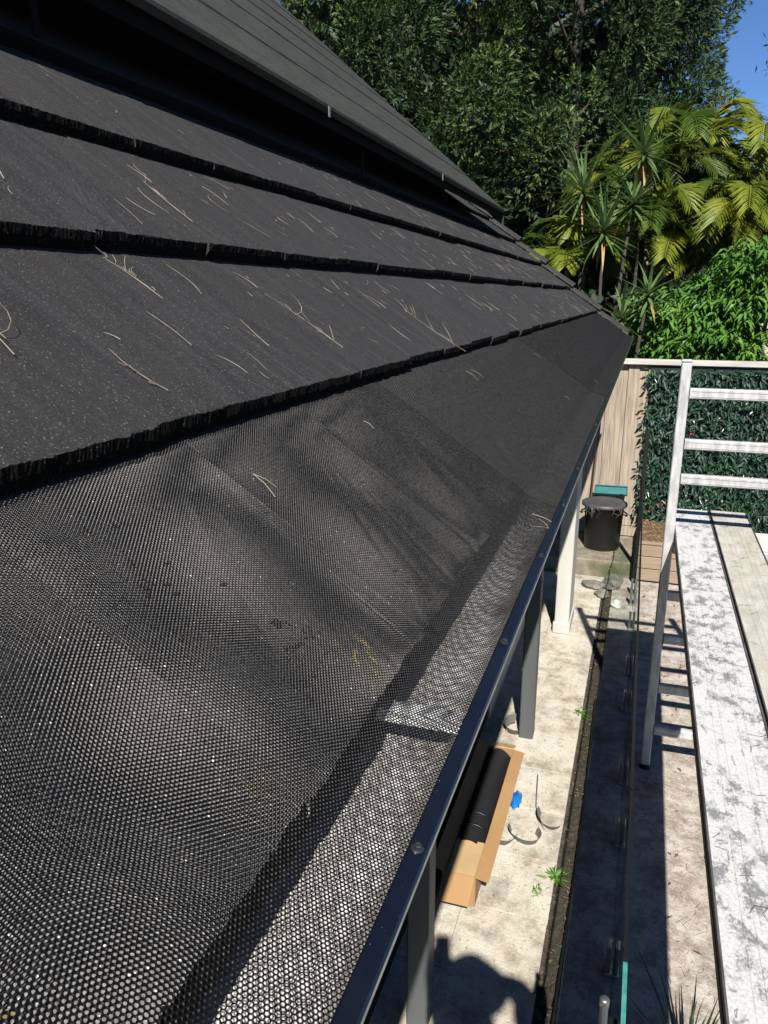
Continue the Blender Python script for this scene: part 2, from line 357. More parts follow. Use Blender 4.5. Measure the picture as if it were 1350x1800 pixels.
for k in range(0, 6):
    off = {0: .12, 1: .66, 2: .63, 3: .52, 4: .66, 5: .6}[k]
    y = off + TW / 2 - TW * 7
    while y < YE - .02:
        c = Vector((-(X0 + CC * k), y, Z0 + SS * k)) + N_ * random.gauss(0, .0012 if k else .0003) + B_ * random.gauss(0, .0025 if k else .0009)
        M4 = frame(c, A_, B_, N_) @ Matrix.Rotation(random.gauss(0, .003 if k else .001), 4, 'X') @ Matrix.Rotation(random.gauss(0, .003 if k else .0008), 4, 'Y')
        if y + TW / 2 > YE: M4 = M4 @ Matrix.Translation((-(y + TW / 2 - YE) / 2, 0, 0)) @ Matrix.Diagonal((max(.05, 1 - (y + TW / 2 - YE) / TW), 1, 1, 1))
        if y > -.6: inst('tile', random.choice(bares if k == 0 else tiles), M4, roof)
        y += TW
# verge capping tiles along the far end of the roof
for k in range(6):
    mb = MB(); n = 8; V = []; F = []
    for j, b in enumerate((-.015, gauge + .05)):
        for i in range(n + 1):
            t = math.pi * i / n; V.append((YE - .03 + .085 * -math.cos(t) * (1 if j == 0 else .9), b, .012 + .038 * math.sin(t) * (1.0 if j == 0 else .8)))
    for i in range(n): F.append((i, i + 1, n + 2 + i, n + 1 + i))
    F.append(tuple(range(n + 1)))
    base = Vector((-(X0 + CC * k), 0, Z0 + SS * k))
    VV = [base + A_ * v[0] + B_ * v[1] + N_ * v[2] for v in V]
    mb.add(VV, F); mb.build('verge_tile', 'tile', roof, True)
# barge board below the verge
mb = MB(); 
p0 = Vector((-X0 + .02, 0, Z0 - .05)); p1 = Vector((-2.3, 0, Z0 - .05 + (2.3 - X0) * SS / CC))
mb.add([(p0.x, YE - .02, p0.z), (p1.x, YE - .02, p1.z), (p1.x, YE - .02, p1.z - .16), (p0.x, YE - .02, p0.z - .12), (p0.x, YE + .01, p0.z), (p1.x, YE + .01, p1.z), (p1.x, YE + .01, p1.z - .16), (p0.x, YE + .01, p0.z - .12)],
       [(0, 1, 2, 3), (7, 6, 5, 4), (0, 4, 5, 1), (2, 6, 7, 3), (0, 3, 7, 4)])
mb.build('barge_board', 'fascia', house)
# upper roof, floating above the lower one
UX, UZ, UY = 1.187, CZ + .672, 6.65
us = .86
def up(X, dz=0): return UZ + (X - UX) * us + dz
upper = MB().add([(-UX - .02, -3, up(UX + .02, -.03)), (-UX - .02, UY - .02, up(UX + .02, -.03)), (-4.6, UY - .02, up(4.6, -.03)), (-4.6, -3, up(4.6, -.03)),
                  (-UX - .02, -3, up(UX, -.06)), (-UX - .02, UY - .02, up(UX, -.06)), (-4.6, UY - .02, up(4.6, -.06)), (-4.6, -3, up(4.6, -.06))],
                 [(0, 1, 2, 3), (7, 6, 5, 4), (0, 4, 5, 1), (1, 5, 6, 2), (2, 6, 7, 3)]).build('upper_roof', 'fascia', house)
xs = [UX, UX + .30, UX + .66, UX + .98, UX + 1.34, UX + 1.7, UX + 2.06, UX + 2.42, UX + 2.78, UX + 3.14]
for i in range(len(xs) - 1):
    a, b = xs[i], xs[i + 1] + .03; y = -3 + (.23 * i) % .9
    ys = [-3]
    while y < UY - .5:
        y += 1.5; ys.append(min(y, UY))
    ys[-1] = UY
    for y0, y1 in zip(ys[:-1], ys[1:]):
        if y1 < .5: continue
        t = .007; e = random.gauss(0, .0008)
        V = [(-a, y0 + .002, up(a, .002 + t + e)), (-a, y1 - .002, up(a, .002 + t + e)), (-b, y1 - .002, up(b, .001)), (-b, y0 + .002, up(b, .001)),
             (-a, y0 + .002, up(a, -.002)), (-a, y1 - .002, up(a, -.002)), (-b, y1 - .002, up(b, -.006)), (-b, y0 + .002, up(b, -.006))]
        MB().add(V, [(0, 1, 2, 3), (7, 6, 5, 4), (0, 4, 5, 1), (1, 5, 6, 2), (2, 6, 7, 3), (3, 7, 4, 0)]).build('roof_panel', 'upper_tile', upper)
# its eave: gutter-like lip, pale clips and the wall below
MB().box((-UX - .012, -3, UZ - .026), (-UX + .002, UY, UZ - .004)).build('eave_fascia', 'fascia', upper)
for y in (1.62, 2.9, 4.6):
    MB().box((-UX + .005, y, UZ - .034), (-UX + .008, y + .016, UZ + .002)).build('clip', 'edge', upper)
for y in (1.45, 3.4):
    MB().box((-UX - .05, y, UZ - .16), (-UX - .044, y + .02, UZ - .07)).build('hanging_strap', 'fascia', upper)
MB().box((-1.75, -3, CZ - .1), (-1.62, UY - .25, UZ + .3)).build('upper_wall', 'soffit', house)
mb = MB()
mb.add([(-UX, UY, UZ - .03), (-4.6, UY, up(4.6, -.03)), (-4.6, UY, up(4.6, -.17)), (-UX, UY, UZ - .12), (-UX, UY + .018, UZ - .03), (-4.6, UY + .018, up(4.6, -.03)), (-4.6, UY + .018, up(4.6, -.17)), (-UX, UY + .018, UZ - .12)],
       [(3, 2, 1, 0), (4, 5, 6, 7), (0, 1, 5, 4), (3, 7, 6, 2), (0, 4, 7, 3)])
mb.build('barge_board', 'upper_tile', house)
# gutter
GE = 7.72; LX = .1185; LZ = CZ - .365
prof = [(-.305, CZ - .345), (-.303, CZ - .418), (-.292, CZ - .424), (-.165, CZ - .4265), (-.152, CZ - .421), (-.1185, CZ - .368)]
gutter = MB().extrude_y(prof, -1.2, GE).build('gutter', 'zinc', house)
fp = [(-.1135, CZ - .3665), (-.1135, CZ - .374), (-.124, CZ - .388), (-.150, CZ - .425), (-.166, CZ - .4305), (-.31, CZ - .4295)]
MB().extrude_y(fp, -1.2, GE).build('gutter_front', 'fascia', gutter)
MB().add([(x, GE, z) for x, z in prof], [tuple(range(len(prof)))]).build('gutter_end', 'fascia', gutter)
for y in (.63, 1.75, 2.9, 4.1, 5.3, 6.5):
    mb = MB().box((-.285, y - .009, CZ - .3795), (-.120, y + .009, CZ - .3775)); mb.box((-.285, y - .009, CZ - .391), (-.120, y - .0075, CZ - .380)); mb.box((-.285, y + .0075, CZ - .391), (-.120, y + .009, CZ - .380)); mb.build('bracket', 'bracket', gutter)
MB().box((-.345, -1.2, CZ - .52), (-.308, YE - .05, CZ - .38)).build('fascia_board', 'fascia', house)
MB().box((-2.4, -1.2, CZ - .54), (-.32, YE - .1, CZ - .522)).build('soffit', 'soffit', house)
MB().box((-.98, -1.2, -.15), (-.82, 7.3, CZ - .545)).build('wall', 'wall', house)
MB().box((-.82, 4.7, .004), (-.80, 7.3, .16), .004).build('plinth', 'cream', house)
def post(x0, x1, y0, y1, m, base=None):
    MB().box((x0, y0, .001), (x1, y1, CZ - .545), .006).build('post', m, house)
    if base: MB().box((x0 - .012, y0 - .012, .0005), (x1 + .012, y1 + .012, .10), .006).build('post_base', base, house)
post(-.675, -.59, 2.30, 2.40, 'greypost'); post(-.575, -.485, 4.53, 4.63, 'greypost'); post(-.545, -.425, 6.28, 6.72, 'cream', 'cream')
MB().box((-.62, -1.2, CZ - .66), (-.52, 7.2, CZ - .547)).build('veranda_beam', 'fascia', house)
for z in (.55, 1.1, 1.65): MB().lathe([(.006, 0), (.006, .003)], (0, 0, 0), 8).build('bolt', 'screw', house).matrix_basis = Matrix.Translation((-.484, 4.56, z)) @ Matrix.Rotation(R(90), 4, 'Y')
# mesh guard -----------------------------------------------------
pr = [np.array((.1195, CZ - .3632))]
pr.append(np.array((.178, CZ - .347)))
e0 = np.array((X0, Z0 + .0045)); d_ = np.array((math.cos(tp), math.sin(tp)))
pr += [e0 + d_ * t for t in (.01, .05, .12, .2, .27, .33, .40)]
pr = np.array(pr); seg = np.r_[0, np.cumsum(np.linalg.norm(np.diff(pr, axis=0), axis=1))]
SD = np.linspace(0, seg[-1], 400); PXs = np.interp(SD, seg, pr[:, 0]); PZs = np.interp(SD, seg, pr[:, 1])
kern = np.hanning(41); kern /= kern.sum()
def smo(a): return np.convolve(np.r_[2 * a[0] - a[20:0:-1], a, 2 * a[-1] - a[-2:-22:-1]], kern, 'valid')
PXs, PZs = smo(PXs), smo(PZs)
wv = [(rng.uniform(3, 26), rng.uniform(2, 22), rng.uniform(0, 6.28), rng.uniform(.4, 1)) for _ in range(14)]
def sheet(s, y, h):
    x = np.interp(s, SD, PXs); z = np.interp(s, SD, PZs)
    und = sum(a * np.sin(ky * y + ks * s + ph) for ky, ks, ph, a in wv) / 3.
    pin = np.clip(s / .06, 0, 1) * np.clip((.41 - s) / .06, .15, 1)
    o = (.0024 * pin + .0002 * pin * und) + h
    o = np.maximum(o, h - .001)
    return np.stack([-(x) + o * math.sin(tp) * 1., y, z + o * math.cos(tp)], -1)
def hexmesh(y0, y1, ds, s1, ratio, hh):
    Rr = ds / math.sqrt(3); dy = 1.5 * Rr
    ny = int((y1 - y0) / dy); ns = int(s1 / ds)
    I, J = np.meshgrid(np.arange(ns), np.arange(ny), indexing='ij')
    S = (I + .5 * (J % 2)) * ds + .002; Y = y0 + J * dy
    S = S.ravel(); Y = Y.ravel()
    ang = np.pi / 2 + np.arange(6) * np.pi / 3
    hs, hy = Rr * np.cos(ang), Rr * np.sin(ang)
    so_, yo_ = S[:, None] + hs, Y[:, None] + hy
    jit = 1 + rng.normal(0, .055, (len(S), 1))
    si_, yi_ = S[:, None] + hs * ratio * jit, Y[:, None] + hy * ratio * jit
    Vo = sheet(so_.ravel(), yo_.ravel(), hh).reshape(-1, 6, 3); Vi = sheet(si_.ravel(), yi_.ravel(), -hh).reshape(-1, 6, 3)
    V = np.concatenate([Vo, Vi], 1).reshape(-1, 3); b = (np.arange(len(S)) * 12)[:, None, None]
    k = np.arange(6); q = np.stack([k, (k + 1) % 6, 6 + (k + 1) % 6, 6 + k], -1)[None]
    return V, (b + q).reshape(-1, 4)
tiers = [hexmesh(.10, 1.35, .0033, .436, .70, .00040), hexmesh(1.35, 3.0, .0053, .434, .67, .00085), hexmesh(3.0, GE, .0105, .432, .64, .0017)]
V, F = join(tiers)
guard = mkobj('gutter_guard', V, F, 'mesh', house); tag(guard, 'fine black honeycomb mesh sheet over gutter', None, None, 'stuff')
tp_ = [(-.1245, CZ - .3600), (-.1228, CZ - .3592), (-.1120, CZ - .3620), (-.1105, CZ - .3636)]
MB().extrude_y(tp_, -.9, GE).build('trim_strip', 'trim', house)
MB().extrude_y([(-.1105, CZ - .3636), (-.1096, CZ - .3648), (-.1100, CZ - .3662), (-.1115, CZ - .366)], -.9, GE).build('trim_edge', 'edge', house)
scr = None
for y in (-.2, .115, .425, .766, 1.069, 1.36, 1.679, 1.99, 2.3, 2.6, 2.92, 3.23, 3.54, 3.86, 4.2, 4.8, 5.4, 6.0, 6.6, 7.2):
    if scr is None:
        mb = MB().lathe([(.0001, .0), (.0045, .0), (.0045, .0007), (.0039, .0011), (.0026, .0012)], (0, 0, 0), 20).lathe([(.0028, .0011), (.0028, .0036), (.0023, .0040), (.0017, .0038), (.0014, .0032)], (0, 0, 0), 6)
        scr = mb.build('screw', 'screw', house); scr.matrix_basis = Matrix.Translation((-.1178, y, CZ - .3605)) @ Matrix.Rotation(.22, 4, 'Y')
    else: inst('screw', scr.data, Matrix.Translation((-.1178 + random.gauss(0, .0008), y, CZ - .3605)) @ Matrix.Rotation(.22 + random.gauss(0, .06), 4, 'Y') @ Matrix.Rotation(random.random(), 4, 'Z'), house)

# ================================================================== needles and twigs on the roof
def on_tile(k, t, y, h=.001):      # k course, t 0..1 up the exposed face
    c = Vector((-(X0 + CC * k), y, Z0 + SS * k)) + B_ * (t * gauge) + N_ * h; return c
def twig(mb, k, t, y, ln, ang, bend=.0, r=.0009, lift=.0, h=.0015):
    P = []
    n = 5
    for i in range(n):
        q = i / (n - 1); a = ang + bend * (q - .5)
        dx = math.cos(a) * ln * (q - .5); dt = math.sin(a) * ln * (q - .5)
        P.append(on_tile(k, t, y, h + lift * q * ln + r) + A_ * dx + B_ * dt)
    mb.tube(P, [r, r, r * .9, r * .8, r * .5], 4)
def litter(name, m, N, seed):
    r = random.Random(seed); mb = MB()
    for _ in range(N):
        k = r.choice((1, 1, 1, 2, 2, 2, 3, 3)); y = .35 + 6.6 * r.random() ** .8
        t = r.uniform(.08, .9); ln = r.choice((.008, .012, .02, .03, .045, .07)) * r.uniform(.7, 1.2)
        ang = r.gauss(math.pi / 2, .5) if r.random() < .8 else r.uniform(0, 6)
        twig(mb, k, t, y, ln, ang, r.gauss(0, .5), r.uniform(.00035, .00065) * (1 + y * .06), 0)
    return mb
tag(litter('n', 'twig', 430, 3).build('fallen_needles', 'twig'), 'scattered dry tan needles lying over the charcoal roof tiles', 'needles', None, 'stuff')
def sprig(k, t, y, ln, ang, label, nside, seed, dark=False):
    r = random.Random(seed); mb = MB()
    twig(mb, k, t, y, ln, ang, r.gauss(0, .4), .00065, 0)
    for i in range(nside):
        q = r.uniform(-.45, .48); l2 = ln * r.uniform(.14, .34); a2 = ang + r.choice((-1, 1)) * r.uniform(.15, .9)
        y2 = y + math.cos(ang) * ln * q + math.cos(a2) * l2 / 2; t2 = t + (math.sin(ang) * ln * q + math.sin(a2) * l2 / 2) / gauge
        twig(mb, k, t2, y2, l2, a2, r.gauss(0, 1.1), .0005, r.choice((0, 0, .15, .4)), .0025)
    tag(mb.build('dry_twig', 'twigd' if dark else 'twig'), label, 'twig', 'dry twigs on the roof')
sprig(1, .62, .60, .16, R(98), 'tangled dry twig near the left edge on the lowest bare course', 14, 1)
sprig(2, .35, .83, .13, R(100), 'dense forked twig hanging over the edge of the middle course', 13, 2)
sprig(2, .40, .55, .12, R(95), 'dry twig cluster at far left of the middle course', 9, 3)
sprig(3, .48, .93, .14, R(96), 'branched pale twig at upper left of the top sunlit course', 8, 4)
sprig(3, .55, 1.12, .20, R(93), 'long thin straw lying up the top sunlit course', 3, 5)
sprig(1, .80, .95, .10, R(97), 'short bushy twig just below the middle course shadow', 9, 6)
sprig(2, .42, 1.28, .14, R(80), 'long curved twig in the centre of the middle course', 5, 7)
sprig(1, .45, 1.30, .17, R(97), 'long straight twig in the centre of the lowest bare course', 5, 8)
sprig(1, .22, 1.95, .20, R(97), 'spread of needles above the lower edge near the mesh centre', 9, 9)
sprig(1, .25, .72, .08, R(96), 'short double straw above the lower tile edge at left', 3, 10)
# needles stuck on the mesh, below the lowest tile edge
mb = MB(); r = random.Random(5)
for (s, y, ln, a) in ((.315, .74, .04, 1.3), (.32, .75, .03, 1.9), (.33, 1.12, .02, 1.6), (.335, 1.9, .04, 1.4), (.335, 1.96, .04, 2.0), (.30, 2.9, .03, 1.7), (.12, 2.5, .02, 2.), (.07, 3.3, .02, 1.3), (.02, .67, .03, .9), (.015, 1.2, .04, 2.3), (.012, 1.22, .05, .6), (.02, 1.25, .04, 1.5)):
    P = sheet(np.array([s + math.sin(a) * ln * q for q in (-.5, 0, .5)]), np.array([y + math.cos(a) * ln * q for q in (-.5, 0, .5)]), np.array([.0016, .004, .0018]))
    mb.tube(P, .00045, 4)
tag(mb.build('mesh_needles', 'twig'), 'few dry needles caught on the black gutter mesh', 'needles', None, 'stuff')

# leaf scraps lying on the eave tiles, seen through the mesh
def scraps(name, spots, m, label):
    Pp = []
    for (t, y, k, sp) in spots:
        for _ in range(k): Pp.append(on_tile(0, t + random.gauss(0, sp), y + random.gauss(0, sp * .4), .001))
    Pp = np.array([tuple(p) for p in Pp]); n = len(Pp); a = rng.uniform(0, 6.28, n)
    D = np.cos(a)[:, None] * np.array(A_) + np.sin(a)[:, None] * np.array(B_)
    V, F = leaves(Pp, D, rng.uniform(.006, .016, n), rng.uniform(.002, .005, n), .1, roll=np.tile(np.array(N_), (n, 1)) + rng.normal(0, .15, (n, 3)))
    tag(mkobj(name, V, F, m), label, 'leaf scraps', None, 'stuff')
scraps('yellow_scraps', ((.11, .60, 13, .03), (.10, .40, 8, .02), (.22, .19, 6, .03)), 'litter', 'yellow leaf scraps trapped under the gutter mesh')
scraps('brown_scraps', ((.25, .55, 16, .05), (.45, .9, 16, .07), (.6, .5, 12, .08), (.12, .8, 14, .04)), 'litter_d', 'brown leaf scraps trapped under the gutter mesh')

# ================================================================== paling fence and artificial hedge
FY = 8.80
fence = thing('paling_fence', (1.0, FY, .17), 'weathered timber paling fence with pale cap rail behind the yard', 'fence')
for i in range(46):
    x = -2.3 + i * .105; wdt = .113 if i % 2 else .098; yo = 0 if i % 2 else .022
    z0, z1 = .42, CZ - .70 + random.gauss(0, .003)
    MB().box((x - wdt / 2, FY + yo, z0), (x + wdt / 2, FY + yo + .014, z1), .002).build('paling', 'paling', fence)
for z in (.18, .30): MB().box((-2.4, FY - .004, z), (2.8, FY + .03, z + .113), .003).build('plinth_board', 'paling', fence)
MB().box((-2.4, FY - .055, CZ - .70), (3.0, FY + .075, CZ - .645), .004).build('cap_rail', 'cap', fence)
for z in (.7, 1.85): MB().box((-2.4, FY + .037, z), (2.8, FY + .075, z + .08)).build('rail', 'paling', fence)

scr_ = thing('artificial_hedge', (1.4, FY - .06, .35), 'artificial hedge screen of dark glossy leaves with a few red flowers on the fence', 'hedge screen')
HX0, HX1, HZ0, HZ1 = .075, 2.7, .36, CZ - .715
MB().box((HX0, FY - .02, HZ0), (HX1, FY - .006, HZ1)).build('backing', 'backing', scr_)
n = 5400
gx = rng.uniform(HX0 - .02, HX1, n); gz = rng.uniform(HZ0, HZ1 - .0, n)
gz = np.minimum(gz, HZ1 - .03)
gx = np.round(gx / .052) * .052 + rng.normal(0, .008, n)
P = np.stack([gx, np.full(n, FY - .02) - rng.uniform(0, .05, n), gz], -1)
D = np.stack([rng.normal(0, .75, n), -rng.uniform(.15, .75, n), rng.normal(-.35, .55, n)], -1)
V, F = leaves(P, D, rng.uniform(.055, .095, n), rng.uniform(.024, .038, n), .3, roll=unit(np.stack([rng.normal(0, .5, n), -np.ones(n), rng.normal(.3, .5, n)], -1)), droop=.45)
tag(mkobj('leaf', V, F, 'plastic_leaf', scr_), 'dark glossy plastic leaves', kind='stuff')
n = 1300
P = np.stack([rng.uniform(HX0, HX1, n), np.full(n, FY - .05) - rng.uniform(0, .03, n), rng.uniform(HZ0, HZ1 - .03, n)], -1)
D = np.stack([rng.normal(0, .75, n), -rng.uniform(.25, .75, n), rng.normal(-.25, .6, n)], -1)
V, F = leaves(P, D, rng.uniform(.04, .07, n), rng.uniform(.012, .02, n), .3, droop=.3)
tag(mkobj('light_leaf', V, F, 'plastic_leaf_light', scr_), 'lighter green plastic leaves', kind='stuff')
for (x, z) in ((.10, CZ - 1.43), (.55, CZ - 1.40), (.095, CZ - 1.93), (.50, CZ - 1.88), (.19, CZ - 2.28), (.95, CZ - 1.92), (.88, CZ - 1.3), (.52, CZ - 1.95), (.30, CZ - 2.2)):
    k = 9; P = np.tile([x, FY - .075, z], (k, 1)); D = np.stack([rng.normal(0, 1, k), -rng.uniform(.2, .8, k), rng.normal(0, 1, k)], -1)
    V, F = leaves(P, D, .032, .022, .3); mkobj('flower', V, F, 'red', scr_)

# ================================================================== bin, teal tray, step litter
bx, by, bz = -.275, 8.33, .17
binn = thing('garbage_bin', (bx, by, bz), 'round black plastic garbage bin with dusty domed lid by the fence', 'bin')
MB().lathe([(.002, .0), (.175, 0), (.183, .01), (.205, .46), (.222, .465), (.222, .49), (.20, .49)], (bx, by, bz), 40).build('bin_body', 'bin', binn, True)
pl = [(.232, .470), (.236, .478), (.236, .50), (.225, .508)]
rr = .225
for i in range(6):
    pl += [(rr - .008, .512 + i * .006), (rr - .014, .509 + i * .006)]; rr -= .026
pl += [(.06, .545), (.002, .548)]
MB().lathe(pl, (bx, by, bz), 40).build('lid', 'lid', binn, True)
for a in (0, 180):
    ca, sa = math.cos(R(a)), math.sin(R(a)); c = Vector((bx, by, bz + .40)); u = Vector((ca, sa, 0)); v = Vector((-sa, ca, 0))
    MB().tube([c + u * .20 + v * -.06, c + u * .235 + v * -.055 + Vector((0, 0, -.02)), c + u * .24 + Vector((0, 0, -.03)), c + u * .235 + v * .055 + Vector((0, 0, -.02)), c + u * .20 + v * .06], .008, 8).build('handle', 'bin', binn, True)
mb = MB()
r = random.Random(11)
for i in range(18):
    a = R(r.choice((r.uniform(-150, -115), r.uniform(-75, -40), r.uniform(-120, -70)))); rad = .236
    p = Vector((bx + rad * math.cos(a), by + rad * math.sin(a), bz + .475))
    mb.tube([p + Vector((0, 0, .01)), p + Vector((r.gauss(0, .02), -.006, -.03)), p + Vector((r.gauss(0, .03), -.004, -r.uniform(.04, .11)))], .0010, 4)
tag(mb.build('trapped_straw', 'twig'), 'dry straw poking out under the dusty lid of the bin', 'straw', None, 'stuff')
tray = thing('plastic_tray', (-.23, 8.7, .62), 'flat teal plastic tray leaning on the palings behind the bin', 'tray')
def slab(c, a, b, n, ha, hb, hn, name, m, parent, bev=.004):
    mb = MB().box((-ha, -hb, -hn), (ha, hb, hn), bev); o = mb.build(name, m, parent)
    M4 = frame(c, a, b, n); o.matrix_basis = M4; return o
ta = Vector((1, .03, .02)).normalized(); tb = Vector((0, .78, .62)).normalized(); tn = ta.cross(tb)
slab(Vector((-.23, 8.67, .72)), ta, tb, tn, .165, .052, .006, 'tray_base', 'teal', tray)
for sg in (-1, 1): slab(Vector((-.23, 8.67, .72)) + tb * (sg * .055) + tn * .01, ta, tb, tn, .168, .006, .016, 'tray_rim', 'teal', tray, .003)
for sg in (-1, 1): slab(Vector((-.23, 8.67, .72)) + ta * (sg * .172) + tn * .01, ta, tb, tn, .006, .061, .0155, 'tray_rim', 'teal', tray, .003)
rake = thing('broom_handle', (-.43, 8.72, .17), 'thin dark pole leaning upright against the palings left of the teal tray', 'pole')
MB().tube([(-.455, 8.66, .19), (-.40, 8.775, 1.55)], .010, 8).build('shaft', 'twigd', rake)
MB().tube([(-.40, 8.775, 1.55), (-.398, 8.779, 1.60)], .013, 8).build('grip', 'black', rake)
def rock(name, c, s, label, seed, m='rock'):
    import bmesh
    bm = bmesh.new(); bmesh.ops.create_icosphere(bm, subdivisions=3, radius=1); r = random.Random(seed)
    ph = [r.uniform(0, 6) for _ in range(6)]
    V = []
    for v in bm.verts:
        d = v.co.normalized(); k = 1 + .16 * math.sin(3.1 * d.x + ph[0]) + .13 * math.sin(4.3 * d.y + ph[1]) + .1 * math.sin(5.2 * d.z + ph[2] + 2 * d.x) + .05 * math.sin(11 * d.x + 9 * d.y + ph[3])
        V.append((c[0] + d.x * s[0] * k, c[1] + d.y * s[1] * k, max(.0, c[2] + d.z * s[2] * k)))
    F = [tuple(v.index for v in f.verts) for f in bm.faces]; bm.free()
    return tag(mkobj(name, np.array(V), F, m, None), label, 'stone', 'stones in front of the raised step')
rock('loose_stone', (-.12, 7.60, .03), (.11, .11, .07), 'large pale grey stone below the raised step, nearest the glass', 1)
rock('loose_stone', (-.31, 7.50, .02), (.10, .08, .05), 'dark flat stone beside the cream post', 2)
rock('loose_stone', (-.06, 7.05, .02), (.05, .05, .045), 'small round white pebble beside the glass fence', 3, 'white')
rock('loose_stone', (-.20, 7.28, .02), (.075, .06, .04), 'small grey stone between the two larger stones', 4)

# ================================================================== timber planter, white edging
plant = thing('timber_planter', (.55, 8.2, 0), 'low brown planter of horizontal boards below the hedge screen', 'planter')
for i, z in enumerate((.02, .15, .28)):
    MB().box((.10, 7.80, z), (1.05, 7.825, z + .122), .004).build('board', 'board', plant)
    MB().box((.10, 7.826, z), (.125, 8.70, z + .122), .004).build('board', 'board', plant)
MB().box((.09, 7.79, .404), (1.06, 7.84, .43), .004).build('board', 'board', plant)
MB().box((.128, 7.842, .05), (1.04, 8.70, .40)).build('soil_fill', 'litter_d', plant)
edg = thing('white_ledge', (1.7, 8.0, 0), 'white painted ledge right of the planks near the hedge base', 'ledge')
MB().box((1.07, 7.72, .36), (2.8, 8.35, .47), .01).build('ledge_top', 'white', edg)
MB().box((1.10, 7.80, .002), (2.8, 8.30, .358)).build('ledge_wall', 'board', edg)
def litterleaf(name, n, xr, yr, zf, m, label, cat, ln=(.02, .05)):
    x = rng.uniform(*xr, n); y = rng.uniform(*yr, n); P = np.stack([x, y, np.full(n, zf) + rng.uniform(0.001, .006, n)], -1)
    a = rng.uniform(0, 6.28, n); D = np.stack([np.cos(a), np.sin(a), rng.normal(.05, .12, n)], -1)
    up_ = np.stack([rng.normal(0, .15, n), rng.normal(0, .15, n), np.ones(n)], -1)
    V, F = leaves(P, D, rng.uniform(*ln, n), rng.uniform(.35, .6, n) * .5 * ln[1], .15, roll=up_)
    return tag(mkobj(name, V, F, m), label, cat, None, 'stuff')
litterleaf('planter_litter', 900, (.13, 1.04), (7.85, 8.72), .40, 'litter', 'dry yellow leaf litter on the planter and hedge foot', 'leaf litter', (.02, .06))
litterleaf('paving_litter', 70, (-.72, -.22), (2.3, 7.8), .001, 'litter', 'few small yellow leaves scattered on the sandy pavers', 'leaf litter', (.012, .028))
litterleaf('brown_litter', 60, (-.72, -.22), (2.3, 7.8), .001, 'litter_d', 'tiny dark seed specks scattered on the sandy pavers', 'seeds', (.008, .02))
litterleaf('strip_litter', 170, (-.205, -.11), (2.2, 7.8), -.012, 'litter', 'dry leaves and straw lying in the soil strip', 'leaf litter', (.012, .032))
litterleaf('step_litter', 160, (-.7, .1), (7.9, 8.75), .171, 'litter', 'dry leaves lying on the raised step around the bin', 'leaf litter', (.015, .04))
litterleaf('slab_litter', 120, (.1, .9), (3.0, 7.7), .001, 'litter_d', 'brown leaves lying on the stained slab under the planks', 'leaf litter', (.02, .05))
# fallen needles on the slab
mb = MB(); r = random.Random(9)
for i in range(480):
    x = r.uniform(.20, .75); y = r.uniform(2.3, 7.6); a = r.uniform(0, 3.14); l = r.uniform(.03, .09); b = r.gauss(0, .015)
    c, s = math.cos(a), math.sin(a)
    mb.tube([(x - c * l / 2, y - s * l / 2, .0022), (x + s * b, y - c * b, .0045), (x + c * l / 2, y + s * l / 2, .0022)], .0006, 3)
tag(mb.build('slab_needles', 'litter_d'), 'brown needles strewn over the slab between glass and planks', 'needles', None, 'stuff')
# grass in the soil strip and weeds
n = 1300; yv = rng.uniform(2.2, 7.8, n); P = np.stack([rng.uniform(-.20, -.112, n), yv, np.full(n, -.02)], -1)
D = np.stack([rng.normal(0, .8, n), rng.normal(0, .8, n), rng.uniform(.1, .9, n)], -1)
V, F = leaves(P, D, rng.uniform(.02, .06, n), .003, .2, droop=.5); tag(mkobj('strip_grass', V, F, 'litter_d'), 'thin dry grass in the dark soil strip', 'grass', None, 'stuff')
for (x, y, h, lab) in ((-.215, 4.98, .09, 'bright green weed at the paver edge farther from the box'), (-.205, 3.32, .10, 'bright green weed at the paver edge just beyond the clear plastic'), (-.275, 3.2, .05, 'tiny weed sprouting in a paver joint')):
    n = 70; P = np.tile([x, y, -.01], (n, 1)) + rng.normal(0, .012, (n, 3)) * [1, 1.6, .2]; D = np.stack([rng.normal(0, .7, n), rng.normal(0, .7, n), rng.uniform(.3, 1, n)], -1)
    V, F = leaves(P, D, rng.uniform(.4, 1, n) * h, .012, .2, droop=.6); tag(mkobj('weed', V, F, 'shrub'), lab, 'weed', 'weeds along the soil strip')
# strap-leaf plant at the bottom of the picture
sp = thing('strap_leaf_plant', (.37, 2.35, 0), 'dark strappy leaf tuft growing under the plank edge at the bottom', 'plant')
for i in range(46):
    a = rng.uniform(0, 6.28); l = rng.uniform(.26, .50); lean = rng.uniform(.25, .85); d = Vector((math.cos(a), math.sin(a), 0))
    base = Vector((.37, 2.38, .0)) + d * rng.uniform(.005, .05); pts = []
    for q in np.linspace(0, 1, 6): pts.append(base + d * (l * lean * q ** 1.4) + Vector((0, 0, l * (q - .42 * lean * q * q))))
    sd = Vector((-d.y, d.x, 0)); wd = [.006, .0065, .006, .005, .003, .0004]
    V = []
    for p, w_ in zip(pts, wd): V += [p - sd * w_, p + sd * w_]
    MB().add(V, [(2 * j, 2 * j + 1, 2 * j + 3, 2 * j + 2) for j in range(5)]).build('blade', 'strap', sp)

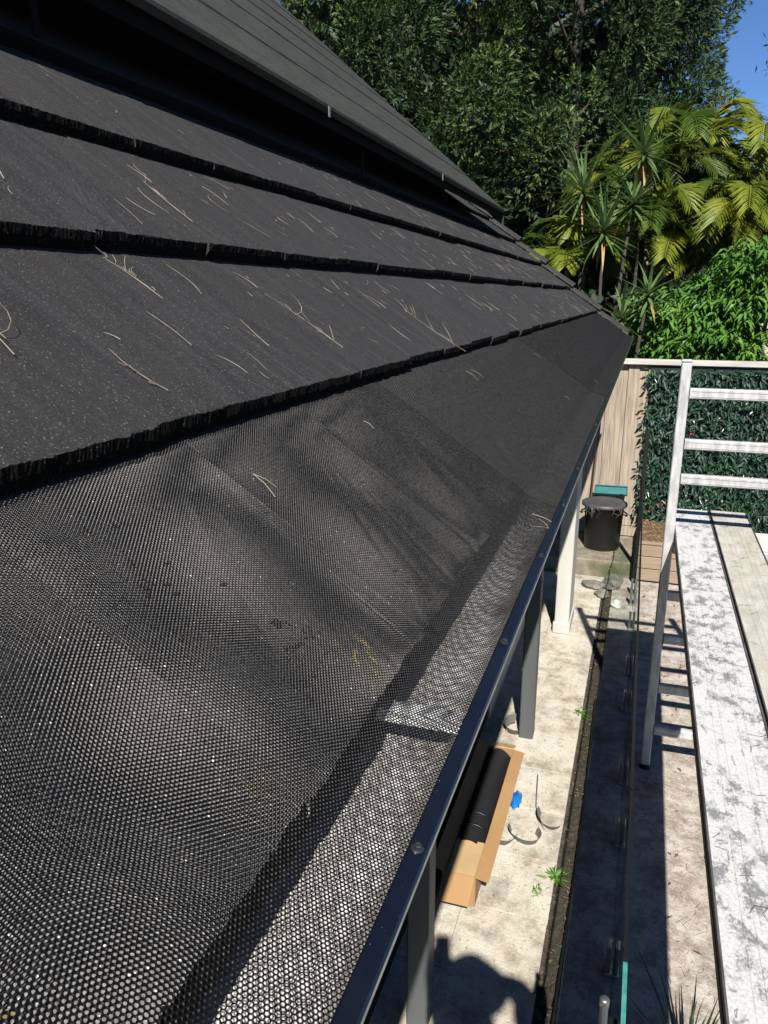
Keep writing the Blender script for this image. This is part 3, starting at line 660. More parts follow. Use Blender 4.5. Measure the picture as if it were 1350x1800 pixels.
# ================================================================== glass pool fence
GX = .088; gl = thing('glass_fence', (GX, 4.5, 0), 'frameless glass pool fence with steel clamps, seen almost edge-on', 'glass fence')
GT = 1.10
for (y0, y1) in ((2.55, 3.95), (3.965, 5.4), (5.415, 6.85), (6.865, 7.72)):
    MB().box((GX - .005, y0, .06), (GX + .005, y1, GT - .003)).build('glass_pane', 'glass', gl)
    MB().box((GX - .0055, y0, GT - .003), (GX + .0055, y1, GT + .001)).build('pane_edge', 'black', gl)
    for y in (y0 + .28, y1 - .28):
        mb = MB().box((GX - .026, y - .028, .001), (GX - .0065, y + .028, .15), .004); mb.box((GX + .0065, y - .028, .001), (GX + .026, y + .028, .15), .004); mb.box((GX - .03, y - .032, .0005), (GX + .03, y + .032, .012), .003)
        mb.build('clamp', 'steel', gl)
gate = thing('glass_gate', (GX, 2.1, 0), 'near end of the glass gate with green edge and steel latch', 'gate')
MB().box((GX - .005, 1.55, .08), (GX + .005, 2.535, GT - .003)).build('glass_pane', 'glass', gate)
MB().box((GX - .0058, 1.55, GT - .003), (GX + .0058, 1.76, GT + .002)).build('pane_edge', 'glassedge', gate)
MB().box((GX - .0055, 1.775, GT - .003), (GX + .0055, 2.535, GT + .001)).build('pane_edge', 'black', gate)
mb = MB().box((GX - .055, 1.45, GT - .20), (GX - .035, 1.66, GT - .05), .006); mb.build('latch_body', 'steel', gate)
MB().lathe([(.001, 0), (.013, 0), (.013, .02), (.010, .025), (.001, .025)], (GX - .045, 1.675, GT - .07), 18).build('latch_knob', 'steel', gate, True)
MB().box((GX - .035, 1.47, GT - .16), (GX - .006, 1.64, GT - .06), .004).build('latch_plate', 'black', gate)
MB().box((GX - .02, 7.74, .0), (GX + .02, 7.78, 1.55), .004).build('end_post', 'black', gl)

# ================================================================== scaffold frame and two planks
FR = 4.45; fr = thing('trestle_ladder', (.6, FR, 0), 'pale aluminium ladder frame carrying the far end of the planks', 'trestle')
ZP = CZ - 1.29
for x in (.215, 1.02):
    MB().box((x - .026, FR - .026, .03), (x + .026, FR + .026, CZ - .338), .005).build('frame_post', 'alu', fr)
    MB().lathe([(.002, 0), (.032, 0), (.032, .010), (.022, .016), (.022, .03)], (x, FR, .0015), 20).build('foot', 'black', fr)
for z in (CZ - .50, CZ - .775, CZ - .97, ZP - .085, CZ - 1.66, CZ - 1.93, CZ - 2.25, CZ - 2.53):
    MB().box((.2415, FR - .02, z - .028), (.9935, FR + .02, z + .028), .005).build('rung', 'alu', fr)
for x in (.215, 1.02): MB().box((x - .029, FR - .029, CZ - .337), (x + .029, FR + .029, CZ - .322), .006).build('end_cap', 'alu', fr)
for z in (CZ - .50, CZ - .775, CZ - .97, CZ - 1.93, CZ - 2.53):
    MB().box((.2412, FR - .027, z - .036), (.2455, FR + .027, z + .036), .002).build('weld_collar', 'plank_side', fr)
    for dz in (-.014, .014): MB().box((.255, FR - .0225, z + dz - .002), (.98, FR - .0203, z + dz + .002)).build('rung_rib', 'alu', fr)
F2 = -1.55; fr2 = thing('trestle_ladder', (.6, F2, 0), 'aluminium ladder frame carrying the near end of the planks behind the viewer', 'trestle')
for x in (.215, 1.02): MB().box((x - .026, F2 - .026, .03), (x + .026, F2 + .026, ZP - .05), .005).build('frame_post', 'alu', fr2)
for z in (ZP - .085, CZ - 1.93, CZ - 2.53): MB().box((.2415, F2 - .02, z - .028), (.9935, F2 + .02, z + .028), .005).build('rung', 'alu', fr2)
def plank(x0, x1, y0, y1, m, label):
    t = thing('scaffold_plank', ((x0 + x1) / 2, (y0 + y1) / 2, ZP - .055), label, 'plank', 'scaffold planks beside the gutter')
    wd = x1 - x0; pts = [(x0 + .006, ZP - .002)]
    # deck with three pairs of raised ribs
    for c in (.33, .67):
        for dd in (-.012, .012):
            cx = x0 + wd * c + dd; pts += [(cx - .0045, ZP - .002), (cx - .0025, ZP - .0008), (cx + .0025, ZP - .0008), (cx + .0045, ZP - .002)]
    pts += [(x1 - .006, ZP - .002)]
    low = [(x1 - .006, ZP - .006), (x0 + .006, ZP - .006)]
    MB().extrude_y(pts + low, y0, y1, True).build('deck', m, t)
    for xa, xb in ((x0, x0 + .0055), (x1 - .0055, x1)):
        MB().box((xa, y0, ZP - .055), (xb, y1, ZP + .004), .001).build('side_rail', 'plank_side', t)
        xm = xa - .0015 if xa == x0 else xa
        mb = MB().box((xm, y0, ZP - .024), (xm + .0070, y1, ZP - .020)); mb.build('rail_lip', 'plank_side', t)
    for yy in (y0 + .03, y1 - .03): MB().box((x0 + .006, yy - .02, ZP - .045), (x1 - .006, yy + .02, ZP - .0065)).build('end_bar', 'plank_side', t)
    return t
plank(.247, .459, -1.8, 5.04, 'plank_a', 'grey plank splashed with white paint, nearer the gutter')
plank(.467, .676, -1.8, 5.06, 'plank_b', 'cream stained plank farther from the gutter')
# needles on the planks
mb = MB(); r = random.Random(19)
for i in range(110):
    x = r.uniform(.26, .66); y = r.uniform(.9, 4.9); a = r.uniform(0, 3.14); l = r.uniform(.02, .06); b = r.gauss(0, .012); c, s = math.cos(a), math.sin(a)
    mb.tube([(x - c * l / 2, y - s * l / 2, ZP + .003), (x + s * b, y - c * b, ZP + .0055), (x + c * l / 2, y + s * l / 2, ZP + .003)], .0007, 3)
tag(mb.build('plank_needles', 'twigd'), 'dark needles lying on the scaffold planks', 'needles', None, 'stuff')

# ================================================================== cardboard box with mesh roll, offcuts, plastic
BXL = thing('cardboard_box', (-.60, 3.68, 0), 'long open brown cardboard box on the pavers under the gutter', 'box')
yA, yB = 3.00, 4.12; xa, xb = -.705, -.545; bh = .17
sk = -.0
MB().box((xa, yA, .002), (xb, yB, .006)).build('box_base', 'card', BXL)
MB().box((xb - .004, yA, .0065), (xb, yB, bh)).build('box_side', 'card', BXL)
MB().box((xa, yA, .0065), (xa + .004, yB, bh)).build('box_side', 'card', BXL)
MB().box((xa + .0045, yA, .0065), (xb - .0045, yA + .004, bh)).build('box_end', 'card', BXL)
MB().box((xa + .0045, yB - .004, .0065), (xb - .0045, yB, bh)).build('box_end', 'card', BXL)
def flap(p, u, v, m, t=.004):
    p, u, v = map(Vector, (p, u, v)); n = u.cross(v).normalized() * t
    V = [p, p + u, p + u + v, p + v]; V += [q + n for q in V]
    return MB().add(V, [(3, 2, 1, 0), (4, 5, 6, 7), (0, 1, 5, 4), (1, 2, 6, 5), (2, 3, 7, 6), (3, 0, 4, 7)]).build('flap', m, BXL)
flap((xb, yA, bh), (0, yB - yA, 0), (.062, 0, -.012), 'card')
flap((xa, yA, bh), (-.055, 0, .02), (0, yB - yA, 0), 'card')
flap((xa + .006, yB, bh), (xb - xa - .012, 0, 0), (0, .12, -.05), 'cardin')
flap((xa + .006, yA, bh), (xb - xa - .012, 0, 0), (0, -.13, -.055), 'card')
MB().box((xa + .008, yA + .01, .006), (xb - .008, yA + .27, bh - .015), .004).build('inner_carton', 'cardin', BXL)
roll = thing('mesh_roll', (-.635, 3.85, .01), 'roll of black gutter mesh lying in the open cardboard box', 'mesh roll')
V = []; F = []; ny = 10; nt_ = 150
cx, cz = -.632, .095
for j in range(ny):
    yy = yA + .29 + (yB - .02 - yA - .29) * j / (ny - 1)
    for i in range(nt_):
        t = i / (nt_ - 1) * 2 * math.pi * 3.6; rad = .042 + .0105 * t / (2 * math.pi) + (.002 * math.sin(5 * t))
        V.append((cx + rad * math.cos(t), yy - (.014 * t / 6.28 if j == 0 else 0), cz + rad * math.sin(t)))
for j in range(ny - 1):
    for i in range(nt_ - 1): F.append((j * nt_ + i, j * nt_ + i + 1, (j + 1) * nt_ + i + 1, (j + 1) * nt_ + i))
mkobj('rolled_sheet', np.array(V), F, 'roll', roll, True)
for k, (yy, rd) in enumerate(((yA + .36, .0865), (yA + .46, .0865))):
    MB().lathe([(rd, -.006), (rd + .002, -.006), (rd + .002, .006), (rd, .006)], (0, 0, 0), 40, False).build('tie', 'black', roll, True).matrix_basis = Matrix.Translation((cx, yy, cz)) @ Matrix.Rotation(R(90), 4, 'X')
def hoop(c, r0, wd, a0, a1, label, tilt=0., rot=0.):
    V = []; F = []; n = 30
    for i in range(n):
        t = R(a0 + (a1 - a0) * i / (n - 1)); rad = r0 * (1 + .12 * math.sin(2 * t + c[0] * 9))
        for z in (.0, wd): V.append(((rad + z * .45) * math.cos(t), (rad + z * .45) * math.sin(t), z))
    for i in range(n - 1): F.append((2 * i, 2 * i + 1, 2 * i + 3, 2 * i + 2))
    M4 = Matrix.Translation(c) @ Matrix.Rotation(R(rot), 4, 'Z') @ Matrix.Rotation(R(tilt), 4, 'X')
    V = [tuple(M4 @ Vector(v)) for v in V]; zmin = min(v[2] for v in V); V = [(v[0], v[1], v[2] - zmin + .002) for v in V]
    tag(mkobj('mesh_offcut', np.array(V), F, 'strip', None, True), label, 'offcut', 'curled mesh offcuts on the pavers')
hoop((-.395, 3.58, .0), .068, .04, -200, 35, 'curled grey mesh offcut forming the larger open ring beside the box')
hoop((-.275, 3.74, .0), .06, .045, 150, 330, 'curled grey mesh offcut at the soil strip edge', 12)
hoop((-.61, 4.62, .0), .06, .055, 60, 380, 'curled mesh offcut at the foot of the grey post', 10, 40)
hoop((-.50, 3.52, .0), .05, .05, 120, 300, 'short mesh offcut tucked against the box side', 8, 70)
def crumple(name, c, s, m, label, cat, seed, n=18):
    r = np.random.default_rng(seed); V, F = bumpy(-1, 1, -1, 1, n, n, 0, 0)
    rr_ = np.hypot(V[:, 0], V[:, 1]); Z = np.clip(1 - rr_ ** 2, 0, 1) * .6 + r.uniform(-.22, .22, len(V))
    V[:, 0] += r.normal(0, .03, len(V)); V[:, 1] += r.normal(0, .03, len(V))
    V = np.stack([c[0] + V[:, 0] * s[0] * (1 - .25 * np.abs(V[:, 1])), c[1] + V[:, 1] * s[1] * (1 - .25 * np.abs(V[:, 0])), np.maximum(.002, c[2] + Z * s[2])], -1)
    return tag(mkobj(name, V, F, m), label, cat)
crumple('plastic_sheet', (-.475, 3.14, .005), (.075, .10, .05), 'film', 'crumpled clear plastic sheet on the pavers at the near box end', 'plastic', 3, 9)
crumple('blue_bag', (-.485, 3.86, .01), (.032, .085, .06), 'blue', 'shiny blue plastic bag just behind the box flap', 'bag', 4, 12)
# thin wire lying on the pavers
mb = MB(); mb.tube([(-.40, 4.15, .004), (-.385, 4.0, .012), (-.37, 3.85, .006), (-.33, 3.72, .01), (-.30, 3.66, .004)], .0035, 6)
tag(mb.build('cable_offcut', 'strip', None, True), 'thin grey cable curving over the sunlit pavers', 'cable')
# dark hose along the soil strip
mb = MB(); mb.tube([(-.118 + .006 * math.sin(y * 2.1), y, .004) for y in np.linspace(2.2, 5.2, 40)], .006, 6)
tag(mb.build('irrigation_hose', 'black', None, True), 'thin black irrigation hose along the soil strip', 'hose')

# ================================================================== plants behind the fence
def conifer(x, y, h, rad, zb, n_lump, per, label, m='conif', m2='conif_b', ls=1., seed=0):
    global rng
    rg = np.random.default_rng(100 + seed)
    t = thing('conifer', (x, y, -.3), label, 'conifer', 'tall conifers behind the fence')
    MB().tube([(x, y, -.3), (x + .06, y, h * .3), (x - .04, y + .05, h * .6), (x, y, h * .95)], [.13, .11, .08, .03], 9).build('trunk', 'darkbark', t, True)
    Pl = []; Dl = []; Ul = []; light = []
    for i in range(n_lump):
        q = rg.random(); z = zb + (h - zb) * q
        if math.sin(z * 3.7 + seed * 2.1 + 1.3 * math.cos(i)) < -.86: continue
        env = rad * (1 - .45 * q ** 2.2) * (.84 + .16 * math.sin(2.3 * z + seed)) * (.6 + .4 * min(1, q / .10))
        a = -math.pi / 2 + rg.normal(0, 1.05)
        rr = env * (rg.uniform(.40, 1.12) if y < 15 else rg.uniform(.5, 1.0))
        cx, cy = x + rr * math.cos(a), y + rr * math.sin(a)
        o = np.array([math.cos(a), math.sin(a), .0])
        if i % 7 == 0: MB().tube([(x, y, z - .5), (x + .55 * rr * math.cos(a), y + .55 * rr * math.sin(a), z - .25), (cx, cy, z)], [.04, .026, .01], 5).build('branch', 'bark', t)
        sz = np.array([.40, .40, .58]) * rg.choice([.55, .8, 1.1, 1.4]) * ls
        k = int(per * (sz[0] / .40) ** 1.7)
        u = unit(rg.normal(size=(k, 3)) + o * .75 + np.array([0, 0, .3]))
        rr2 = rg.uniform(.45, 1.0, (k, 1)) ** .6
        p = np.array([cx, cy, z]) + u * sz * rr2
        d = unit(u * .9 + o * .5 + np.array([0, 0, .10]) + rg.normal(0, .4, (k, 3)))
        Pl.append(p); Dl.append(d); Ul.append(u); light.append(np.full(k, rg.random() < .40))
    P = np.concatenate(Pl); D = np.concatenate(Dl); lt = np.concatenate(light); Us = np.concatenate(Ul)
    sc = .105 * ls                                                  # each spray: a tip and side leaflets
    parts = {0: [], 1: []}
    for which in (0, 1):
        s = lt == bool(which)
        Ps, Ds = P[s], D[s]; n = len(Ps)
        if n == 0: continue
        side = unit(np.cross(Ds, unit(rg.normal(size=(n, 3)))))
        rng_save = rng; rng = rg
        for f_, l_, an in ((0, 1.1, 0), (.05, .72, .62), (.05, .72, -.62), (.40, .55, .6), (.40, .55, -.6)):
            dd = unit(Ds * math.cos(an) + side * math.sin(an)); ln = sc * l_ * rg.uniform(.7, 1.35, n)
            parts[which].append(leaves(Ps + Ds * sc * f_, dd, ln, ln * .23, .2, roll=unit(Us[s] + [0, -.2, .45] + rg.normal(0, .45, (n, 3))), droop=.18))
        rng = rng_save
    for which, nm, mm in ((0, 'crown', m), (1, 'sunlit_tint_crown', m2)):
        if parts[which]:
            V, F = join(parts[which]); o = mkobj(nm, V, F, mm, t); tag(o, 'dark green feathery foliage' if which == 0 else 'green foliage tinted lighter as if sunlit')
conifer(-6.0, 11.4, 10, 2.0, 3.2, 60, 130, 'tall dark conifer farthest left, partly hidden by the upper roof', seed=1)
conifer(-4.1, 11.6, 10, 1.7, 3.5, 115, 175, 'tall dark conifer just right of the upper roof edge', seed=2)
conifer(-2.7, 12.3, 10, 1.6, 3.9, 115, 175, 'tall conifer with pale clumps above the dragon trees', seed=3)
conifer(-1.35, 13.4, 10.5, 1.5, 2.4, 125, 170, 'tall conifer directly behind the cane palms', seed=4)
conifer(-.50, 16.2, 11.5, 1.3, 2.0, 150, 140, 'slimmer conifer second from the blue sky', 'conif', 'conif_far', 1.1, seed=5)
conifer(.12, 19.0, 13, 1.15, 2.0, 200, 130, 'far conifer outlined against the blue sky', 'conif_far', 'conif_far', 1.15, seed=6)
# the dark mass of foliage behind them
n = 34000
P = np.stack([rng.uniform(-14, -.3, n), rng.uniform(14.5, 18, n), rng.uniform(-.3, 8.5, n)], -1)
P[:, 1] += .3 * (P[:, 0] + 14) * .5
V, F = leaves(P, rng.normal(size=(n, 3)), rng.uniform(.3, .6, n), rng.uniform(.15, .3, n), .2)
tag(mkobj('background_thicket', V, F, 'hedge'), 'dark thicket of foliage behind the conifer trunks', 'thicket', None, 'stuff')
n = 12000
P = np.stack([rng.uniform(-6, 1.2, n), rng.uniform(10.4, 12.2, n), rng.uniform(-.3, 2.9, n)], -1)
V, F = leaves(P, rng.normal(size=(n, 3)) + [0, -.4, .3], rng.uniform(.12, .28, n), rng.uniform(.06, .12, n), .2, droop=.4)
tag(mkobj('undergrowth', V, F, 'hedge'), 'dark leafy undergrowth between the fence and the conifers', 'undergrowth', None, 'stuff')

# cane palms -------------------------------------------------------
def frond(base, d, ln, up0, m, parent, seed, nl=40, lw=.021, ll=.31):
    r = np.random.default_rng(seed); d = Vector(d).normalized(); pts = []
    for q in np.linspace(0, 1, 14):
        pts.append(Vector(base) + d * (ln * (.85 * q)) + Vector((0, 0, ln * (up0 * q - (up0 + .55) * q ** 2.2 * .62))))
    mb = MB(); mb.tube(pts, list(np.linspace(.011, .003, 14)), 5)
    side = Vector((-d.y, d.x, 0)).normalized(); PA = np.array(pts); qs = np.linspace(.16, .99, nl)
    V = []; F = []
    for i, q in enumerate(qs):
        f = q * 13; j = min(12, int(f)); p = Vector(PA[j] * (1 - f + j) + PA[j + 1] * (f - j)); tg = (pts[j + 1] - pts[j]).normalized()
        nn = side.cross(tg).normalized()
        if nn.z < 0: nn = -nn
        L = ll * (.45 + .75 * math.sin(math.pi * min(.93, q * .80 + .14))) * r.uniform(.9, 1.1)
        for sg in (-1, 1):
            dl = (tg * (.55 + .5 * q) + side * sg * .85 + nn * (.30 - .15 * q) + Vector(r.normal(0, .05, 3))).normalized()
            wv_ = dl.cross(nn).normalized() * lw * .5
            a0, a1, a2 = p, p + dl * L * .45 + Vector((0, 0, -.02 * L)), p + dl * L + Vector((0, 0, -.26 * L))
            k = len(V); V += [a0, a1 + wv_, a2, a1 - wv_]; F += [(k, k + 1, k + 2), (k, k + 2, k + 3)]
    mb.add(V, F); return mb.build('frond', m, parent)
def palm(x, y, zc, ln, nf, label, seed, yellow=1, green=.35, ncane=3):
    r = random.Random(seed); t = thing('cane_palm', (x, y, -.3), label, 'palm', 'golden cane palms behind the fence')
    for c in range(ncane):
        ox, oy = r.gauss(0, .28), r.gauss(0, .25); zt = zc - r.uniform(0, .9) * (c > 0)
        P = [(x + ox * .3, y + oy * .3, -.3), (x + ox * .7, y + oy * .7, zt * .5), (x + ox, y + oy, zt)]
        MB().tube(P, [.045, .038, .03], 8).build('cane', 'cane', t, True)
        for i in range(nf):
            a = 2 * math.pi * (i + r.random() * .6) / nf + c; u = r.uniform(.35, 1.25) if i % 3 else r.uniform(1.1, 1.7)
            m = 'palm_y' if (yellow > 0 and i == 2 and c < yellow) else ('palm_d' if r.random() < green else 'palm')
            frond((x + ox, y + oy, zt), (math.cos(a), math.sin(a), 0), ln * r.uniform(.8, 1.1), u, m, t, seed * 100 + i + c * 20)
palm(.02, 12.6, 4.75, 1.2, 14, 'tallest cane palm with yellow-green fronds below the conifers', 1, 0, .35)
palm(.62, 12.3, 4.2, 1.2, 13, 'cane palm with orange yellow fronds above the shrub', 2, 2, .3)
palm(1.25, 12.8, 3.9, 1.2, 12, 'cane palm farthest right, fronds against the sky', 3, 1, .4)
palm(-.45, 12.2, 4.05, 1.1, 11, 'dark green cane palm at left behind the dragon trees', 4, 0, .6, 3)
palm(.22, 11.8, 3.6, 1.05, 11, 'low cane palm between dragon trees and shrub', 5, 1, .4, 3)
palm(.95, 12.0, 3.8, 1.05, 11, 'low cane palm hanging over the top of the shrub', 6, 1, .3, 3)
palm(-.85, 11.4, 3.45, .85, 9, 'small cane palm at far left above the roof corner', 7, 0, .4, 2)

# dragon trees -----------------------------------------------------
swm = []
for i, m in enumerate(('drac', 'drac', 'drac', 'drac_y')):
    V = []; F = []
    ns = 6
    for j in range(ns + 1):
        q = j / ns; wd = .021 * min(1, .45 + 2.2 * q) * (1 - q ** 2.4) + .0004; x = q; z = (-.10, -.22, -.05, -.40)[i] * q ** 2.2
        V += [(x, -wd, z + .006), (x, 0, z), (x, wd, z + .006)]
    for j in range(ns):
        for k in (0, 1): F.append((3 * j + k, 3 * j + k + 1, 3 * j + k + 4, 3 * j + k + 3))
    me = bpy.data.meshes.new('leaf'); me.from_pydata(V, [], F); me.update(); me.materials.append(MT[m]); swm.append(me)
def dragon(x, y, heads, label, seed):
    r = random.Random(seed); t = thing('dragon_tree', (x, y, -.3), label, 'dragon tree', 'dragon trees behind the fence')
    for (hx, hy, hz, hl, hn) in heads:
        MB().tube([(x, y, -.3), (x + (hx - x) * .35, y + (hy - y) * .35, hz * .45), (hx, hy, hz)], [.032, .024, .016], 8).build('stem', 'darkbark', t, True)
        for i in range(hn):
            q = i / hn; a = i * 2.39996; el = R(80 - 128 * q ** .72) + r.gauss(0, .08)
            L = hl * r.uniform(.8, 1.05) * (.8 + .3 * math.sin(math.pi * min(1, q + .2)))
            d = Vector((math.cos(a) * math.cos(el), math.sin(a) * math.cos(el), math.sin(el))); s = Vector((-math.sin(a), math.cos(a), 0)); n = d.cross(s)
            me = swm[3] if (q > .9 and r.random() < .5) else r.choice(swm[:3])
            wf = max(1.0, L / .42)
            M4 = frame(Vector((hx, hy, hz - .10 * q)), d * L * 1.3, s * 1.05, n * L)
            inst('leaf', me, M4, t)
dragon(-.18, 11.0, ((-.22, 10.9, 4.55, .50, 62),), 'dragon tree with the highest spiky head in front of the palms', 1)
dragon(-.85, 10.9, ((-.92, 10.8, 4.12, .52, 62),), 'dragon tree whose spiky head stands farthest left', 2)
dragon(-.58, 10.6, ((-.62, 10.5, 3.62, .50, 62), (-.30, 10.7, 3.95, .42, 36)), 'dragon tree with a drooping spiky head in the middle', 3)
dragon(-.28, 9.8, ((-.30, 9.75, 2.58, .36, 34), (-.02, 9.9, 2.86, .34, 32)), 'low dragon tree just above the roof corner and fence', 4)

# bright shrub ------------------------------------------------------
sh = thing('leafy_shrub', (1.15, 10.6, -.3), 'bright green leafy shrub spilling above the fence top', 'shrub')
for (dx, dy, hz) in ((0, 0, 3.0), (-.8, .1, 2.6), (.8, -.1, 2.8), (.3, .2, 3.1), (1.5, .1, 2.9)):
    MB().tube([(1.15, 10.6, -.3), (1.15 + dx * .5, 10.6 + dy, hz * .5), (1.15 + dx, 10.6 + dy, hz)], [.05, .035, .012], 7).build('stem', 'bark', sh, True)
Pl = []; Dl = []; Ll = []
for i in range(5200):
    u = unit(rng.normal(size=3)); 
    u = np.sign(u) * np.abs(u) ** .72
    if u[1] > .30: continue
    c = np.array([1.42, 10.7, 1.6]); e = np.array([1.62, .95, 1.72]); k = rng.uniform(.62, 1.0)
    lump = 1 + .09 * math.sin(7 * u[0] + 2) + .08 * math.sin(9 * u[2] + 1 + 5 * u[0])
    p = c + u * e * k * lump
    if p[2] < .9: continue
    k = 14; a = rng.uniform(0, 6.28, k); tip = p
    out = np.array([u[0], u[1], 0]) * .6
    d = np.stack([np.cos(a), np.sin(a), rng.uniform(-.55, .35, k)], -1) + out
    Pl.append(tip + rng.normal(0, .035, (k, 3))); Dl.append(d); Ll.append(rng.uniform(.09, .16, k))
P = np.concatenate(Pl); D = np.concatenate(Dl); Ls = np.concatenate(Ll)
V, F = leaves(P, D, Ls, Ls * .30, .22, roll=unit(np.stack([rng.normal(0, .35, len(P)), rng.normal(0, .35, len(P)), np.ones(len(P))], -1)), droop=.9)
tag(mkobj('foliage', V, F, 'shrub', sh), 'bright green drooping leaflets')

# far gum tree, far bush and the neighbour's house
gt = thing('gum_tree', (5.6, 31, -.3), 'distant gum tree at the top right edge against the sky', 'tree')
MB().tube([(5.6, 31, -.3), (5.4, 31, 5), (4.6, 31, 9), (4.0, 31, 10.5)], [.35, .28, .16, .06], 9).build('trunk', 'bark', gt, True)
Pl = []
for c, s in (((3.9, 31, 10.6), .75), ((3.5, 31, 10.2), .42), ((4.5, 31, 11.3), .9), ((5.4, 31, 10.4), 1.0), ((4.3, 31, 9.7), .5), ((3.35, 31, 10.75), .32)):
    Pl.append(np.array(c) + rng.normal(size=(int(1500 * s * s) + 150, 3)) * s * .42)
P = np.concatenate(Pl); V, F = leaves(P, rng.normal(size=(len(P), 3)) + [0, 0, -.5], .22, .06, .2); mkobj('crown', V, F, 'conif_far', gt)
fb = thing('far_bush', (2.9, 21, -.3), 'hazy green bush behind the cane palms at the right edge', 'bush')
MB().tube([(2.9, 21, -.3), (2.9, 21, 2.5), (3.0, 21, 5)], [.2, .15, .04], 8).build('trunk', 'bark', fb, True)
P = np.array([2.95, 21, 4.7]) + rng.normal(size=(5200, 3)) * [.65, .55, .85]; V, F = leaves(P, rng.normal(size=(5200, 3)), .18, .08, .2); mkobj('crown', V, F, 'conif_b', fb)
nh = thing('neighbour_house', (5.5, 18, -.3), 'neighbouring house with grey roof and cream wall behind the palms', 'house')
MB().box((2.0, 16.2, -.3), (9, 24, 3.55)).build('wall', 'housewall', nh)
V = [(1.55, 15.6, 3.75), (9.4, 15.6, 3.75), (9.4, 20, 5.6), (3.2, 20, 5.6), (1.55, 24.5, 3.75), (9.4, 24.5, 3.75)]
MB().add([(1.75, 15.7, 3.74), (9.4, 15.7, 3.74), (9.4, 20, 4.72), (3.0, 20, 4.72), (1.75, 24.3, 3.74), (9.4, 24.3, 3.74)], [(0, 1, 2, 3), (0, 3, 4), (3, 2, 5, 4)]).build('roof', 'houseroof', nh)
MB().box((1.72, 15.62, 3.64), (9.4, 15.70, 3.78)).build('gutter', 'white', nh)
MB().box((1.66, 15.62, 3.64), (1.715, 24.3, 3.78)).build('gutter', 'white', nh)
MB().box((1.76, 15.72, 3.60), (9.3, 24.2, 3.63)).build('soffit', 'houseroof', nh)
for xx in (2.8, 4.6): 
    MB().box((xx, 16.14, 1.2), (xx + 1.1, 16.198, 2.6)).build('window', 'white', nh); MB().box((xx + .07, 16.12, 1.27), (xx + 1.03, 16.139, 2.53)).build('pane', 'black', nh)

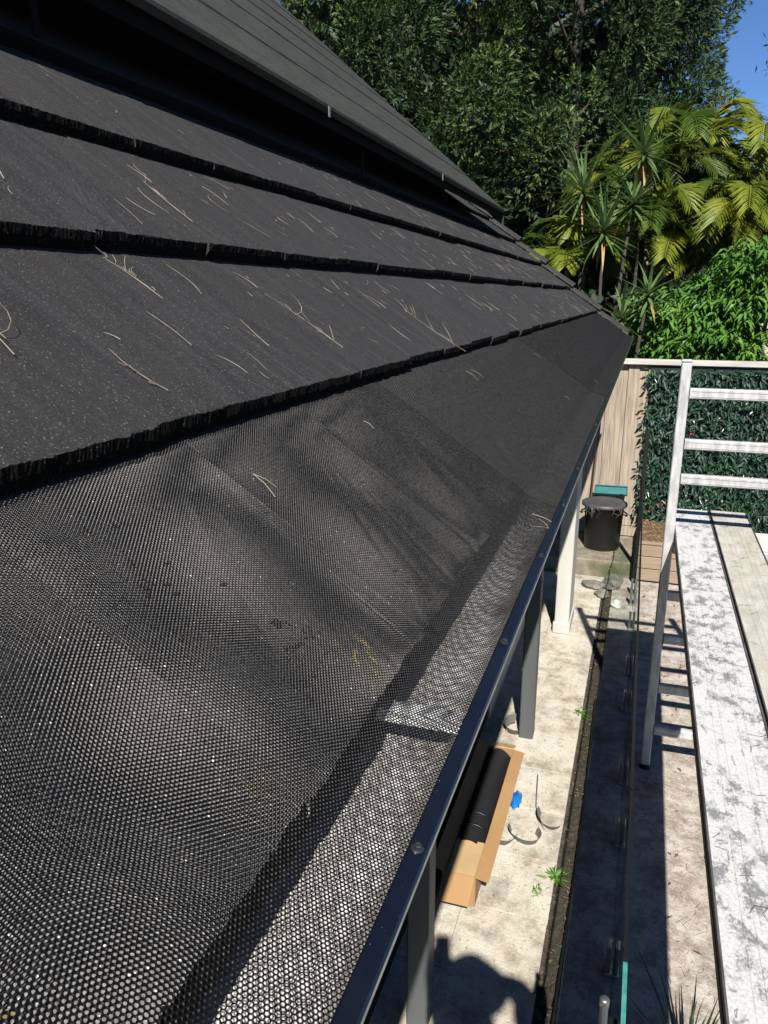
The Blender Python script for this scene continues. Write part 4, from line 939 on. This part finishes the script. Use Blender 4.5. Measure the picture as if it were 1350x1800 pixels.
# ================================================================== the person holding the phone (out of frame, its shadow falls on the pavers)
def skinned(name, pts, edges, m, parent, grow=0., root=0):
    me = bpy.data.meshes.new(name); me.from_pydata([p[:3] for p in pts], edges, []); me.update(); me.materials.append(MT[m])
    o = bpy.data.objects.new(name, me); col.objects.link(o); setparent(o, parent)
    md = o.modifiers.new('skin', 'SKIN'); md.use_smooth_shade = True
    if not me.skin_vertices: me.attributes  # layer is created with the modifier
    for i, v in enumerate(me.skin_vertices[0].data):
        r = pts[i][3] + grow; v.radius = (r, r); v.use_root = (i == root)
    sd = o.modifiers.new('sub', 'SUBSURF'); sd.levels = 1; sd.render_levels = 1
    return o
PZ = ZP + .004
J = [(.43, -.72, PZ + .93, .13), (.42, -.69, PZ + 1.12, .14), (.39, -.61, PZ + 1.31, .16), (.35, -.59, PZ + 1.42, .07), (.315, -.575, PZ + 1.50, .06), (.29, -.55, PZ + 1.60, .085),
     (.21, -.59, PZ + 1.40, .06), (.10, -.33, PZ + 1.30, .048), (.015, -.13, PZ + 1.25, .03), (.005, -.085, PZ + 1.25, .034),
     (.54, -.55, PZ + 1.39, .065), (.43, -.20, PZ + 1.33, .055), (.115, -.13, PZ + 1.25, .032), (.07, -.095, PZ + 1.25, .034),
     (.365, -.73, PZ + .86, .085), (.35, -.70, PZ + .47, .058), (.335, -.74, PZ + .10, .04), (.325, -.72, PZ + .045, .036), (.30, -.56, PZ + .032, .028),
     (.50, -.72, PZ + .86, .085), (.53, -.68, PZ + .47, .058), (.545, -.73, PZ + .10, .04), (.55, -.71, PZ + .045, .036), (.57, -.55, PZ + .032, .028)]
E_ = [(0, 1), (1, 2), (2, 3), (3, 4), (4, 5), (2, 6), (6, 7), (7, 8), (8, 9), (2, 10), (10, 11), (11, 12), (12, 13), (0, 14), (14, 15), (15, 16), (16, 17), (17, 18), (0, 19), (19, 20), (20, 21), (21, 22), (22, 23)]
for hand, b_, sg in ((9, (.005, -.085), -1), (13, (.07, -.095), 1)):
    for f in range(5):
        z = PZ + 1.25 + (f - 2) * .019; k = len(J)
        J += [(b_[0] - sg * .002, b_[1] + .03, z, .009), (b_[0] - sg * .016, b_[1] + .052 + .004 * (2 - abs(f - 2)), z, .0085)]
        E_ += [(hand, k), (k, k + 1)]
person = thing('person', (.43, -.72, PZ), 'person in dark work clothes and hat on the planks, holding up a phone', 'person')
skinned('body', J, E_, 'skin', person)
def sub(ids): 
    mp = {g_: i for i, g_ in enumerate(ids)}; return [J[i] for i in ids], [(mp[a], mp[b]) for a, b in E_ if a in mp and b in mp]
p_, e_ = sub([0, 1, 2, 3, 6, 7, 10, 11]); skinned('shirt', p_, e_, 'shirt', person, .014)
p_, e_ = sub([0, 14, 15, 16, 19, 20, 21]); skinned('trousers', p_, e_, 'trousers', person, .014)
MB().lathe([(.155, .0), (.16, .006), (.105, .02), (.10, .085), (.075, .115), (.002, .12)], (.288, -.548, PZ + 1.62), 28).build('hat', 'hat', person, True)
for sx in (-1, 1): MB().lathe([(.001, -.008), (.009, -.004), (.009, .004), (.001, .008)], (.29 + sx * .032 - .025, -.55 + .080, PZ + 1.605), 10).build('eye', 'black', person, True)
phone = thing('phone', (.03, -.03, CZ - .1), 'slim black phone held up by the person on the planks', 'phone')
mw = co.rotation_euler.to_matrix().to_4x4(); mw.translation = co.location
o = MB().box((-.012, -.130, .012), (.062, .018, .020), .003).build('phone_body', 'black', phone); o.matrix_basis = mw
o = MB().lathe([(.001, 0), (.006, 0), (.006, .002), (.001, .002)], (.035, -.01, .0095), 12).build('lens_ring', 'screw', phone); o.matrix_basis = mw
